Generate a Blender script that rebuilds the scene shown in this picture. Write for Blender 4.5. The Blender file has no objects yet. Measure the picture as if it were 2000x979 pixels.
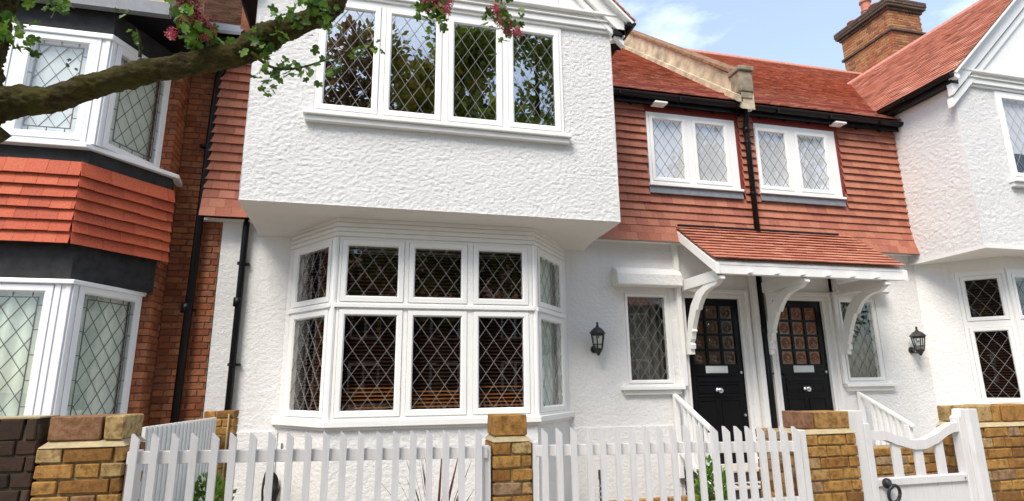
import bpy, bmesh, math, random
from mathutils import Vector, Matrix, noise
random.seed(7)
R = math.radians
scene = bpy.context.scene
COL = scene.collection

# ------------------------------------------------------------------ camera, sky, sun, exposure
cam_d = bpy.data.cameras.new("camera")
cam = bpy.data.objects.new("camera", cam_d)
COL.objects.link(cam)
yaw, pitch, roll = R(14.0), R(13.0), R(-0.7)
fwd = Vector((math.sin(yaw)*math.cos(pitch), math.cos(yaw)*math.cos(pitch), math.sin(pitch)))
rgt = Vector((math.cos(yaw), -math.sin(yaw), 0))
upv = rgt.cross(fwd)
r2 = rgt*math.cos(roll) + upv*math.sin(roll)
u2 = -rgt*math.sin(roll) + upv*math.cos(roll)
cam.matrix_world = Matrix(((r2.x, u2.x, -fwd.x, 0), (r2.y, u2.y, -fwd.y, 0), (r2.z, u2.z, -fwd.z, 1.5), (0, 0, 0, 1)))
cam_d.sensor_width = 36.0
cam_d.lens = 36.0*1131/2000
cam_d.clip_start = 0.05
cam_d.clip_end = 2000
scene.camera = cam

SUN_DIR = Vector((-0.46, -0.55, 0.98)).normalized()      # towards the sun
world = bpy.data.worlds.new("World")
scene.world = world
world.use_nodes = True
wn = world.node_tree
wn.nodes.clear()
def wnode(t, **k):
    n = wn.nodes.new(t)
    for a, b in k.items(): setattr(n, a, b)
    return n
sky = wnode('ShaderNodeTexSky', sky_type='NISHITA', sun_disc=False)
sky.sun_elevation = math.asin(SUN_DIR.z)
sky.sun_rotation = math.atan2(SUN_DIR.x, SUN_DIR.y)
sky.air_density = 1.0; sky.dust_density = 1.0; sky.ozone_density = 1.0
tcw = wnode('ShaderNodeTexCoord')
mpw = wnode('ShaderNodeMapping'); mpw.inputs['Scale'].default_value = (1.6, 1.6, 4.5)
nzw = wnode('ShaderNodeTexNoise'); nzw.inputs['Scale'].default_value = 1.7; nzw.inputs['Detail'].default_value = 7; nzw.inputs['Roughness'].default_value = .58
rpw = wnode('ShaderNodeValToRGB')
rpw.color_ramp.elements[0].position = .50; rpw.color_ramp.elements[0].color = (.13, .13, .13, 1)
rpw.color_ramp.elements[1].position = .80; rpw.color_ramp.elements[1].color = (.75, .75, .75, 1)
mxw = wnode('ShaderNodeMix', data_type='RGBA')
mxw.inputs[7].default_value = (8.6, 9.2, 9.4, 1)
bgw = wnode('ShaderNodeBackground'); bgw.inputs['Strength'].default_value = 0.12
outw = wnode('ShaderNodeOutputWorld')
L = wn.links.new
L(tcw.outputs['Generated'], mpw.inputs['Vector']); L(mpw.outputs[0], nzw.inputs['Vector'])
L(nzw.outputs['Fac'], rpw.inputs['Fac']); L(rpw.outputs['Color'], mxw.inputs[0])
L(sky.outputs['Color'], mxw.inputs[6]); L(mxw.outputs[2], bgw.inputs['Color'])
L(bgw.outputs[0], outw.inputs['Surface'])

sun_d = bpy.data.lights.new("sun", 'SUN')
sun_d.energy = 2.0; sun_d.angle = R(27); sun_d.color = (1.0, .93, .83)
sun = bpy.data.objects.new("sun", sun_d); COL.objects.link(sun)
sun.rotation_euler = (-SUN_DIR).to_track_quat('-Z', 'Y').to_euler()

vs = scene.view_settings
vs.view_transform = 'Standard'; vs.look = 'None'; vs.gamma = 1.0; vs.use_curve_mapping = False
vs.exposure = 1.22

# ------------------------------------------------------------------ materials
def lin(c): return tuple(c) + (1.0,)
class Mt:
    def __init__(s, name):
        s.m = bpy.data.materials.new(name); s.m.use_nodes = True
        s.t = s.m.node_tree; s.b = s.t.nodes['Principled BSDF']; s.out = s.t.nodes['Material Output']
    def n(s, t, **k):
        x = s.t.nodes.new(t)
        for a, b in k.items(): setattr(x, a, b)
        return x
    def l(s, a, b): s.t.links.new(a, b)
    def coord(s, scale=(1, 1, 1), kind='Object'):
        tc = s.n('ShaderNodeTexCoord'); mp = s.n('ShaderNodeMapping'); mp.inputs['Scale'].default_value = scale
        s.l(tc.outputs[kind], mp.inputs['Vector']); return mp.outputs[0]
    def geo(s, scale=(1, 1, 1)):
        tc = s.n('ShaderNodeNewGeometry'); mp = s.n('ShaderNodeMapping'); mp.inputs['Scale'].default_value = scale
        s.l(tc.outputs['Position'], mp.inputs['Vector']); return mp.outputs[0]
    def noise(s, vec, scale, detail=4, rough=.6):
        x = s.n('ShaderNodeTexNoise'); x.inputs['Scale'].default_value = scale
        x.inputs['Detail'].default_value = detail; x.inputs['Roughness'].default_value = rough
        s.l(vec, x.inputs['Vector']); return x.outputs['Fac']
    def ramp(s, fac, stops):
        x = s.n('ShaderNodeValToRGB'); e = x.color_ramp.elements
        while len(e) < len(stops): e.new(.5)
        for i, (p, c) in enumerate(stops): e[i].position = p; e[i].color = lin(c)
        s.l(fac, x.inputs['Fac']); return x.outputs['Color']
    def mix(s, fac, a, b, blend='MIX'):
        x = s.n('ShaderNodeMix', data_type='RGBA', blend_type=blend)
        for v, i in ((fac, 0), (a, 6), (b, 7)):
            if hasattr(v, 'is_output'): s.l(v, x.inputs[i])
            elif i == 0: x.inputs[0].default_value = v
            else: x.inputs[i].default_value = lin(v)
        return x.outputs[2]
    def math(s, op, a, b=0.0):
        x = s.n('ShaderNodeMath', operation=op)
        for v, i in ((a, 0), (b, 1)):
            if hasattr(v, 'is_output'): s.l(v, x.inputs[i])
            else: x.inputs[i].default_value = v
        return x.outputs[0]
    def bump(s, h, strength, dist=.01, prev=None):
        x = s.n('ShaderNodeBump'); x.inputs['Strength'].default_value = strength; x.inputs['Distance'].default_value = dist
        s.l(h, x.inputs['Height'])
        if prev: s.l(prev, x.inputs['Normal'])
        s.l(x.outputs[0], s.b.inputs['Normal']); return x.outputs[0]
    def base(s, c):
        if hasattr(c, 'is_output'): s.l(c, s.b.inputs['Base Color'])
        else: s.b.inputs['Base Color'].default_value = lin(c)
        return s
    def set(s, rough=.6, spec=.5, metal=0.0, coat=0.0):
        s.b.inputs['Roughness'].default_value = rough; s.b.inputs['Specular IOR Level'].default_value = spec
        s.b.inputs['Metallic'].default_value = metal; s.b.inputs['Coat Weight'].default_value = coat
        return s

def rand_val(mt, stuff):
    if stuff:
        a = mt.n('ShaderNodeAttribute'); a.attribute_name = 'tint'; return a.outputs['Fac']
    return mt.n('ShaderNodeObjectInfo').outputs['Random']

def mat_stucco(name, scale, strength, base=(.80, .79, .77)):
    t = Mt(name); v = t.geo((1, 1, 1.15))
    n1 = t.noise(v, 1.2, 5); c = t.ramp(n1, [(.3, tuple(c*.94 for c in base)), (.7, base)])
    sk = t.noise(t.geo((7, 7, .55)), 1.0, 6, .7); c = t.mix(t.math('MULTIPLY', t.ramp(sk, [(.55, (0, 0, 0)), (.80, (1, 1, 1))]), .30), c, (.60, .575, .53)); t.base(c)
    h1 = t.noise(v, scale, 6, .65); h2 = t.noise(v, scale*3.1, 3, .6)
    b = t.bump(h1, strength, .02); t.bump(h2, strength*.5, .006, b)
    t.set(.85, .25); return t.m
def mat_plain(name, col, rough=.5, var=.06, spec=.5, scale=6, bump=0.0, metal=0.0, coat=0.0):
    t = Mt(name); v = t.geo()
    n1 = t.noise(v, scale, 5)
    t.base(t.ramp(n1, [(.25, tuple(c*(1-var) for c in col)), (.75, tuple(min(1, c*(1+var)) for c in col))]))
    if bump: t.bump(t.noise(v, scale*14, 4), bump, .004)
    t.set(rough, spec, metal, coat); return t.m
def mat_tile(name, stops, stuff, wear=(.20, .09, .06), rough=.75):
    t = Mt(name); rv = rand_val(t, stuff); v = t.geo()
    c = t.ramp(rv, stops)
    n1 = t.noise(v, 9, 6, .7); c = t.mix(t.math('MULTIPLY', t.ramp(n1, [(.45, (0, 0, 0)), (.75, (1, 1, 1))]), .45), c, wear)
    n2 = t.noise(v, 60, 4); c = t.mix(.16, c, t.ramp(n2, [(.3, (.1, .05, .04)), (.7, (.62, .36, .26))]))
    t.base(c); t.bump(t.noise(v, 110, 4), .25, .003); t.set(rough, .3); return t.m
def mat_brick(name, stops, stuff, grit, rough=.85, blot=.5):
    t = Mt(name); rv = rand_val(t, stuff); v = t.geo()
    c = t.ramp(rv, stops)
    n1 = t.noise(v, 22, 7, .75); c = t.mix(t.math('MULTIPLY', t.ramp(n1, [(.44, (0, 0, 0)), (.62, (1, 1, 1))]), blot), c, grit)
    n2 = t.noise(v, 130, 5, .7); c = t.mix(.5, c, t.ramp(n2, [(.25, (.40, .40, .40)), (.7, (1.15, 1.12, 1.05))]), 'MULTIPLY')
    t.base(c); b = t.bump(t.noise(v, 45, 6, .7), .55, .008); t.bump(t.noise(v, 210, 4), .3, .003, b)
    t.set(rough, .25); return t.m
def mat_glass(name, refl=.10, tint=(1, 1, 1), wob=.0):
    t = Mt(name); nt = t.t; nt.nodes.remove(t.b)
    tr = t.n('ShaderNodeBsdfTransparent'); tr.inputs['Color'].default_value = lin(tint)
    gl = t.n('ShaderNodeBsdfGlossy'); gl.inputs['Roughness'].default_value = 0.0; gl.inputs['Color'].default_value = (1, 1, 1, 1)
    fr = t.n('ShaderNodeLayerWeight'); f5 = t.math('MULTIPLY', t.math('POWER', fr.outputs['Facing'], 5.0), .9)
    f = t.math('ADD', f5, refl)
    if wob:
        bp = t.n('ShaderNodeBump'); bp.inputs['Strength'].default_value = wob; bp.inputs['Distance'].default_value = .01
        t.l(t.noise(t.geo(), 5.0, 2), bp.inputs['Height']); t.l(bp.outputs[0], gl.inputs['Normal'])
    mx = t.n('ShaderNodeMixShader')
    t.l(f, mx.inputs[0]); t.l(tr.outputs[0], mx.inputs[1]); t.l(gl.outputs[0], mx.inputs[2]); t.l(mx.outputs[0], t.out.inputs['Surface'])
    return t.m
def mat_leaf(name, a, b, stuff):
    t = Mt(name); rv = rand_val(t, stuff)
    c = t.ramp(rv, [(0.0, a), (1.0, b)]); t.base(c); t.set(.45, .4)
    tl = t.n('ShaderNodeBsdfTranslucent'); t.l(c, tl.inputs['Color'])
    mx = t.n('ShaderNodeMixShader'); mx.inputs[0].default_value = .4
    t.l(t.b.outputs[0], mx.inputs[1]); t.l(tl.outputs[0], mx.inputs[2]); t.l(mx.outputs[0], t.out.inputs['Surface'])
    return t.m

M = {}
M['rough'] = mat_stucco('roughcast_white', 75, .9, (.82, .81, .79))
M['stucco'] = mat_stucco('painted_render', 22, .75)
M['smooth'] = mat_stucco('smooth_plaster', 14, .2, (.81, .79, .75))
M['white'] = mat_plain('white_gloss_paint', (.82, .81, .78), .32, .02, .5, 3)
M['trim'] = mat_plain('white_eggshell_paint', (.80, .79, .76), .5, .04, .4, 5, .05)
def mat_timber():
    t = Mt('weathered_white_fence_paint'); g = t.noise(t.geo((70, 70, 3.5)), 1.0, 5, .7)
    c = t.ramp(g, [(.3, (.63, .615, .605)), (.6, (.70, .685, .675))])
    st = t.noise(t.geo((9, 9, 4)), 1.0, 6, .75); c = t.mix(t.math('MULTIPLY', t.ramp(st, [(.56, (0, 0, 0)), (.78, (1, 1, 1))]), .42), c, (.42, .40, .33))
    t.base(c); t.bump(g, .35, .004); t.set(.55, .35); return t.m
M['fence'] = mat_timber()
M['upvc'] = mat_plain('white_plastic', (.82, .82, .83), .25, .01)
M['black'] = mat_plain('black_gutter', (.007, .007, .008), .38, .3, .22, 12, .05)
M['gloss'] = mat_plain('black_gloss_door', (.007, .007, .008), .22, .2, .14, 4, .02)
M['iron'] = mat_plain('black_iron', (.018, .018, .019), .45, .3, .5, 40, .2)
M['lead'] = mat_plain('lead_sheet', (.17, .18, .20), .55, .2, .5, 14, .1)
M['came'] = mat_plain('pale_lead_came', (.27, .26, .245), .4, .15, .5, 20)
M['came_dark'] = mat_plain('dark_lead_came', (.085, .09, .095), .5, .2, .5, 20)
M['charcoal'] = mat_plain('charcoal_paint', (.028, .028, .029), .65, .5, .2, 9, .35)
M['glass'] = mat_glass('window_glass', .05, (.95, .95, .95), .02)
M['glass_up'] = mat_glass('bright_window_glass', .30, (.95, .95, .95), .03)
M['glass_clear'] = mat_glass('clear_window_glass', .09, (.99, .99, .99), .03)
M['glass_soft'] = mat_glass('old_window_glass', .05, (.97, .985, .97), .03)
M['glass_lamp'] = mat_glass('lantern_glass', .12, (.9, .92, .9), .1)
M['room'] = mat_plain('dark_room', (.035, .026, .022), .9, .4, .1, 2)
M['blind_w'] = mat_plain('white_blind', (.74, .75, .77), .8, .03, .1, 3)
M['net'] = mat_plain('net_curtain', (.62, .67, .60), .9, .16, .1, 5)
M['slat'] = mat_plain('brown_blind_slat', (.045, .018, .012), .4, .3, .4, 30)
M['slat_lit'] = mat_plain('painted_lit_slat', (.27, .10, .028), .45, .25, .4, 30)  # orange light on the brown blind, put into the slat colour
TS = [(0, (.30, .085, .052)), (.25, (.38, .120, .070)), (.6, (.42, .143, .082)), (.85, (.46, .175, .105)), (1, (.33, .105, .068))]
M['tile'] = mat_tile('clay_wall_tile', TS, False, (.30, .11, .08))
M['rtile'] = mat_tile('clay_roof_tile', [(0, (.28, .090, .052)), (.2, (.42, .140, .080)), (.6, (.52, .190, .110)), (.93, (.57, .23, .15)), (1, (.64, .36, .27))], True)
M['ctile'] = mat_tile('canopy_tile', [(0, (.36, .105, .060)), (.5, (.47, .160, .095)), (1, (.54, .225, .145))], False, (.40, .15, .10))
M['ltile'] = mat_tile('orange_red_tile', [(0, (.36, .046, .014)), (.5, (.46, .066, .019)), (1, (.52, .10, .036))], False, (.38, .052, .018))
M['btile'] = mat_tile('brown_roof_tile', [(0, (.12, .085, .06)), (.5, (.20, .14, .10)), (1, (.26, .18, .13))], True, (.10, .08, .06))
M['ridge'] = mat_plain('ridge_tile', (.52, .24, .18), .8, .2, .3, 12, .2)
M['redpaint'] = mat_plain('dark_red_paint', (.20, .022, .016), .5, .15)
M['brick_r'] = mat_brick('red_brick', [(0, (.24, .070, .030)), (.35, (.37, .110, .045)), (.7, (.44, .165, .070)), (1, (.31, .12, .07))], False, (.16, .07, .04), blot=.6)
YS = [(0, (.20, .095, .028)), (.2, (.36, .175, .045)), (.45, (.48, .27, .075)), (.65, (.42, .21, .055)), (.78, (.50, .36, .16)), (.88, (.27, .13, .075)), (1, (.44, .34, .20))]
M['brick_y'] = mat_brick('yellow_stock_brick', YS, False, (.13, .055, .016), blot=.75)
M['brick_d'] = mat_brick('sooty_brick', [(0, (.030, .018, .014)), (.5, (.055, .026, .020)), (1, (.075, .045, .030))], False, (.045, .04, .018))
M['brick_c'] = mat_brick('chimney_brick', [(0, (.34, .115, .055)), (.3, (.42, .175, .075)), (.55, (.46, .25, .11)), (.8, (.38, .115, .060)), (1, (.20, .09, .055))], False, (.16, .08, .04))
M['brick_s'] = mat_brick('dark_corbel_brick', [(0, (.07, .05, .042)), (1, (.16, .10, .075))], False, (.06, .05, .04))
M['mortar'] = mat_plain('yellow_mortar', (.34, .25, .13), .95, .35, .1, 30, .6)
M['mortar_p'] = mat_plain('pale_mortar', (.46, .37, .22), .95, .2, .1, 25, .6)
M['mortar_d'] = mat_plain('dark_mortar', (.10, .085, .06), .95, .4, .1, 30, .6)
M['mortar_r'] = mat_plain('red_wall_mortar', (.20, .13, .085), .95, .4, .1, 30, .6)
M['cream'] = mat_plain('weathered_cream_render', (.46, .39, .275), .9, .5, .2, 5, .7)
M['coping'] = mat_plain('parapet_coping', (.22, .13, .075), .95, .5, .2, 9, .5)
M['stone'] = mat_plain('mossy_stone', (.25, .21, .15), .9, .5, .2, 9, .5)
M['pot'] = mat_plain('terracotta_pot', (.42, .17, .11), .8, .2, .3, 9, .1)
M['chrome'] = mat_plain('satin_chrome', (.68, .70, .70), .28, .05, .5, 8, 0, 1.0)
M['plate'] = mat_plain('pale_metal_plate', (.62, .66, .64), .4, .05, .5, 8)
M['amber'] = mat_plain('amber_spun_glass', (.055, .026, .013), .15, .35, .6, 18)
M['amber_b'] = mat_plain('bright_amber_spun_glass', (.17, .055, .017), .15, .3, .6, 18)
M['pale'] = mat_plain('pale_step_stone', (.52, .46, .40), .7, .2, .3, 12, .2)
M['dark'] = mat_plain('dark_step_tile', (.035, .028, .030), .5, .3, .4, 12)
M['rubber'] = mat_plain('black_cable', (.012, .011, .010), .5, .1)
M['ground'] = mat_plain('gravel_and_soil', (.22, .19, .15), .95, .4, .2, 8, .8)
M['asphalt'] = mat_plain('asphalt', (.05, .05, .052), .9, .2, .2, 20, .4)
M['paving'] = mat_plain('paving_slab', (.30, .28, .25), .85, .15, .2, 6, .3)
M['kerb'] = mat_plain('kerb_stone', (.34, .33, .31), .85, .15, .2, 8, .3)
M['leaf'] = mat_leaf('hawthorn_leaf', (.035, .10, .012), (.17, .30, .03), False)
M['leaf_s'] = mat_leaf('hawthorn_leaf_mass', (.028, .075, .010), (.13, .23, .025), True)
M['bush'] = mat_leaf('bush_leaf', (.06, .16, .012), (.20, .36, .04), True)
M['tree_a'] = mat_leaf('street_tree_leaf', (.065, .115, .014), (.24, .30, .035), True)
M['tree_b'] = mat_leaf('yellow_green_leaf', (.12, .13, .015), (.32, .27, .04), True)
M['tree_c'] = mat_leaf('maroon_leaf', (.060, .045, .014), (.19, .11, .045), True)
M['flower'] = mat_leaf('pink_blossom', (.36, .025, .055), (.66, .17, .20), True)
M['cordy'] = mat_plain('cordyline_leaf', (.10, .016, .018), .4, .4, .5, 12)
def mat_bark():
    t = Mt('mossy_bark'); v = t.geo()
    g = t.n('ShaderNodeNewGeometry'); sp = t.n('ShaderNodeSeparateXYZ'); t.l(g.outputs['Normal'], sp.inputs[0])
    c = t.ramp(t.noise(t.geo((.4, 1, 1)), 40, 7, .8), [(.36, (.010, .007, .004)), (.50, (.060, .042, .018)), (.68, (.17, .12, .06))])
    moss = t.ramp(t.noise(v, 9, 6, .7), [(.38, (0, 0, 0)), (.60, (1, 1, 1))])
    c = t.mix(t.math('MULTIPLY', moss, .85), c, (.085, .082, .013))
    t.base(c)
    h = t.noise(t.geo((.35, 1, 1)), 48, 7, .8); b = t.bump(h, 1.0, .02); t.bump(t.noise(v, 140, 4, .7), .6, .005, b)
    t.set(.9, .2); return t.m
M['bark'] = mat_bark()

# ------------------------------------------------------------------ builders
def finish(name, me, mat, parent=None, label=None):
    o = bpy.data.objects.new(name, me); COL.objects.link(o)
    if mat is not None and not me.materials: me.materials.append(mat)
    if parent is not None: attach(o, parent)
    if label: o['label'] = label
    return o
def attach(o, parent):
    o.parent = parent
    o.matrix_parent_inverse = Matrix.Translation(-parent.location) if parent.type == 'EMPTY' else Matrix.Identity(4)
def thing(name, loc, label, cat, group=None):
    o = bpy.data.objects.new(name, None); o.location = loc; o.empty_display_size = .2; COL.objects.link(o)
    return tag(o, label, cat, group)
def tag(o, label, cat, group=None):
    o['label'] = label; o['category'] = cat
    if group: o['group'] = group
    return o
def struct(o): o['kind'] = 'structure'; return o
def stuff(o): o['kind'] = 'stuff'; return o

class MB:
    def __init__(s): s.v = []; s.f = []; s.t = []
    def add(s, vs, fs, tint=None):
        k = len(s.v); s.v += [tuple(p) for p in vs]; s.f += [tuple(i+k for i in f) for f in fs]
        tt = random.random() if tint is None else tint
        s.t += [tt]*len(fs)
    def box(s, x0, x1, y0, y1, z0, z1, tint=None):
        s.add([(x0, y0, z0), (x1, y0, z0), (x1, y1, z0), (x0, y1, z0), (x0, y0, z1), (x1, y0, z1), (x1, y1, z1), (x0, y1, z1)],
              [(0, 3, 2, 1), (4, 5, 6, 7), (0, 1, 5, 4), (1, 2, 6, 5), (2, 3, 7, 6), (3, 0, 4, 7)], tint)
    def obox(s, mtx, x0, x1, y0, y1, z0, z1, tint=None):
        vs = [(x0, y0, z0), (x1, y0, z0), (x1, y1, z0), (x0, y1, z0), (x0, y0, z1), (x1, y0, z1), (x1, y1, z1), (x0, y1, z1)]
        s.add([mtx @ Vector(p) for p in vs], [(0, 3, 2, 1), (4, 5, 6, 7), (0, 1, 5, 4), (1, 2, 6, 5), (2, 3, 7, 6), (3, 0, 4, 7)], tint)
    def prism(s, poly, d):
        n = len(poly); d = Vector(d); a = [Vector(p) for p in poly]; b = [p + d for p in a]
        fs = [tuple(range(n)), tuple(range(2*n-1, n-1, -1))] + [(i, i+n, (i+1) % n+n, (i+1) % n) for i in range(n)]
        s.add(a+b, fs)
    def quad(s, a, b, c, d): s.add([a, b, c, d], [(0, 1, 2, 3)])
    def tube(s, pts, rad, n=10, cap=True):
        pts = [Vector(p) for p in pts]; rad = [rad]*len(pts) if not hasattr(rad, '__len__') else rad
        vs = []; ref = Vector((.13, .31, .94)).normalized()
        for i, p in enumerate(pts):
            t = (pts[min(i+1, len(pts)-1)] - pts[max(i-1, 0)]).normalized()
            a = t.cross(ref); a = a.normalized() if a.length > .05 else t.cross(Vector((1, 0, 0))).normalized()
            b = t.cross(a)
            for k in range(n):
                w = 2*math.pi*k/n; vs.append(p + (a*math.cos(w)+b*math.sin(w))*rad[i])
        fs = [(i*n+k, i*n+(k+1) % n, (i+1)*n+(k+1) % n, (i+1)*n+k) for i in range(len(pts)-1) for k in range(n)]
        if cap: fs += [tuple(range(n-1, -1, -1)), tuple(range((len(pts)-1)*n, len(pts)*n))]
        s.add(vs, fs)
    def lathe(s, prof, c, n=16, axis='z', off=0.0):
        vs = []; c = Vector(c)
        for (r, h) in prof:
            for k in range(n):
                w = 2*math.pi*(k+off)/n
                p = (r*math.cos(w), r*math.sin(w), h) if axis == 'z' else ((r*math.cos(w), h, r*math.sin(w)) if axis == 'y' else (h, r*math.cos(w), r*math.sin(w)))
                vs.append(c+Vector(p))
        m = len(prof)
        fs = [(i*n+k, i*n+(k+1) % n, (i+1)*n+(k+1) % n, (i+1)*n+k) for i in range(m-1) for k in range(n)]
        fs += [tuple(range(n-1, -1, -1)), tuple(range((m-1)*n, m*n))]
        s.add(vs, fs)
    def mesh(s, name, tint=False):
        me = bpy.data.meshes.new(name); me.from_pydata(s.v, [], s.f); me.update()
        if tint:
            at = me.attributes.new('tint', 'FLOAT', 'FACE'); at.data.foreach_set('value', s.t)
        return me
    def build(s, name, mat, parent=None, label=None, tint=False, smooth=False, bevel=0.0, fix=True):
        me = s.mesh(name, tint)
        if fix and len(s.f) < 6000:
            bm = bmesh.new(); bm.from_mesh(me); bmesh.ops.recalc_face_normals(bm, faces=bm.faces); bm.to_mesh(me); bm.free()
        if smooth:
            me.polygons.foreach_set('use_smooth', [True]*len(me.polygons))
        o = finish(name, me, mat, parent, label)
        if bevel:
            b = o.modifiers.new('bevel', 'BEVEL'); b.width = bevel; b.segments = 2; b.limit_method = 'ANGLE'; b.angle_limit = R(40)
        return o

def frame_mtx(O, u):           # local x along u, y into the wall, z up
    ux, uy = u
    return Matrix(((ux, -uy, 0, O[0]), (uy, ux, 0, O[1]), (0, 0, 1, O[2] if len(O) > 2 else 0), (0, 0, 0, 1)))
def unit(a, b):
    d = math.hypot(b[0]-a[0], b[1]-a[1]); return ((b[0]-a[0])/d, (b[1]-a[1])/d), d

def holes_grid(A0, A1, Z0, Z1, holes):
    xs = sorted({A0, A1, *[min(max(h[i], A0), A1) for h in holes for i in (0, 1)]})
    zs = sorted({Z0, Z1, *[min(max(h[i], Z0), Z1) for h in holes for i in (2, 3)]})
    for i in range(len(xs)-1):
        for j in range(len(zs)-1):
            cx, cz = (xs[i]+xs[i+1])/2, (zs[j]+zs[j+1])/2
            if any(h[0] < cx < h[1] and h[2] < cz < h[3] for h in holes): continue
            yield xs[i], xs[i+1], zs[j], zs[j+1]
def rough_amp(p):
    a = noise.noise(Vector((p.x*23, p.y*23, p.z*27)))
    b = noise.noise(Vector((p.x*43+5, p.y*43, p.z*46)))
    c = noise.noise(Vector((p.x*2.1, p.y*2.1, p.z*2.1+9)))
    return .50*a + .60*b + .5*c
def wall_panel(mb, mtx, A0, A1, Z0, Z1, holes=(), reveal=.1, step=0.0, amp=0.0, flare=None, fade=False):
    for (a0, a1, z0, z1) in holes_grid(A0, A1, Z0, Z1, holes):
        na = max(1, int(round((a1-a0)/step))) if step else 1
        nz = max(1, int(round((z1-z0)/step*1.2))) if step else 1
        vs = []
        for j in range(nz+1):
            for i in range(na+1):
                a = a0+(a1-a0)*i/na; z = z0+(z1-z0)*j/nz; y = 0.0
                p = mtx @ Vector((a, 0, z))
                if flare: y -= flare(z)
                if amp: y -= amp*rough_amp(p)*(min(1, (a-A0)/.03, (A1-a)/.03) if fade else 1)
                vs.append(mtx @ Vector((a, y, z)))
        w = na+1
        mb.add(vs, [(j*w+i, j*w+i+1, (j+1)*w+i+1, (j+1)*w+i) for j in range(nz) for i in range(na)], .5)
    for (a0, a1, z0, z1) in holes:
        q = [(a0, z0), (a1, z0), (a1, z1), (a0, z1)]
        for k in range(4):
            (xa, za), (xb, zb) = q[k], q[(k+1) % 4]
            mb.quad(mtx @ Vector((xa, 0, za)), mtx @ Vector((xb, 0, zb)), mtx @ Vector((xb, reveal, zb)), mtx @ Vector((xa, reveal, za)))

def ring(mb, mtx, a0, a1, z0, z1, prof, close=True):
    """sweep a profile [(inset, y)] round a rectangle with mitred corners"""
    loops = []
    for (i, y) in prof:
        loops.append([mtx @ Vector(p) for p in ((a0+i, y, z0+i), (a1-i, y, z0+i), (a1-i, y, z1-i), (a0+i, y, z1-i))])
    vs = [p for l in loops for p in l]; n = len(loops); fs = []
    for k in range(n if close else n-1):
        k2 = (k+1) % n
        for c in range(4): fs.append((k*4+c, k*4+(c+1) % 4, k2*4+(c+1) % 4, k2*4+c))
    mb.add(vs, fs)
def lattice(mb, mtx, a0, a1, z0, z1, dw, dh, w=.009, y0=-.004, y1=.002, ph=(0, 0)):
    W, H = a1-a0, z1-z0; s = dh/dw; ln = math.hypot(dw, dh)
    cx, cz = (a0+a1)/2+ph[0], (z0+z1)/2+ph[1]
    N = int(H/dh + W/dw)+3
    for sg in (1, -1):
        for k in range(-N, N+1):
            c = cz + (k+.5)*dh
            pts = []
            for a in (a0, a1):
                z = c + sg*s*(a-cx)
                if z0-1e-6 <= z <= z1+1e-6: pts.append((a, z))
            for z in (z0, z1):
                a = cx + (z-c)/(sg*s)
                if a0 < a < a1: pts.append((a, z))
            if len(pts) < 2: continue
            pts.sort(); (xa, za), (xb, zb) = pts[0], pts[-1]
            d = math.hypot(xb-xa, zb-za)
            if d < .03: continue
            nx, nz = -(zb-za)/d*w/2, (xb-xa)/d*w/2
            ys = y0 - (.002 if sg > 0 else 0)
            q = [(xa+nx, za+nz), (xb+nx, zb+nz), (xb-nx, zb-nz), (xa-nx, za-nz)]
            vs = [mtx @ Vector((p[0], y, p[1])) for y in (ys, y1) for p in q]
            mb.add(vs, [(0, 1, 2, 3), (0, 4, 5, 1), (1, 5, 6, 2), (2, 6, 7, 3), (3, 7, 4, 0)])

def window(parent, O, u, frame, lights, sash=.055, proud=.03, dw=.168, dh=.25, came='came', mat='white', glass='glass',
           label=None, style='flush', border=False, lw=.0034):
    """frame=(a0,a1,z0,z1), lights = glass rectangles; the frame mesh carries casements, panes and leading"""
    m = frame_mtx(O, u); mb = MB()
    holes = [(a0-sash, a1+sash, z0-sash, z1+sash) for (a0, a1, z0, z1) in lights]
    for (a0, a1, z0, z1) in holes_grid(*frame, holes):
        mb.obox(m, a0, a1, -proud, .07, z0, z1)
    win = mb.build('window', M[mat], parent, label)
    for (g, h) in zip(lights, holes):
        c = MB(); f = -proud-.010; e = .0035
        ring(c, m, h[0]+e, h[1]-e, h[2]+e, h[3]-e, [(0, .05), (0, f+.003), (.003, f), (sash-.018, f), (sash-.004, f+.016), (sash-.004, .05)])
        c.build('casement', M[mat], win)
        p = MB(); gy = f+.022
        cen = Vector(((g[0]+g[1])/2, gy+.003, (g[2]+g[3])/2))
        mp = m @ Matrix.Translation(cen) @ Matrix.Rotation(random.uniform(-.004, .004), 4, 'X') @ Matrix.Rotation(random.uniform(-.006, .006), 4, 'Z') @ Matrix.Translation(-cen)
        p.obox(mp, g[0]-.004, g[1]+.004, gy+.002, gy+.006, g[2]-.004, g[3]+.004)
        p.build('pane', M[glass], win)
        l = MB()
        if border:
            b = .045
            lattice(l, m, g[0]+b, g[1]-b, g[2]+b, g[3]-b, dw, dh, lw, gy-.004, gy-.0005)
            ring(l, m, g[0]+b-.005, g[1]-b+.005, g[2]+b-.005, g[3]-b+.005, [(0, gy-.0045), (.01, gy-.0045), (.01, gy-.0005), (0, gy-.0005)])
            k = g[2]+b+dh/2
            while k < g[3]-b:
                l.obox(m, g[0], g[0]+b, gy-.004, gy-.0005, k-.004, k+.004); l.obox(m, g[1]-b, g[1], gy-.004, gy-.0005, k-.004, k+.004); k += dh
            k = (g[0]+g[1])/2
            for q in (-dw, 0, dw):
                if g[0]+b < k+q < g[1]-b:
                    l.obox(m, k+q-.004, k+q+.004, gy-.004, gy-.0005, g[2], g[2]+b); l.obox(m, k+q-.004, k+q+.004, gy-.004, gy-.0005, g[3]-b, g[3])
        else:
            lattice(l, m, g[0], g[1], g[2], g[3], dw, dh, lw, gy-.004, gy-.0005)
        l.build('leading', M[came], win)
    return win
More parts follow.
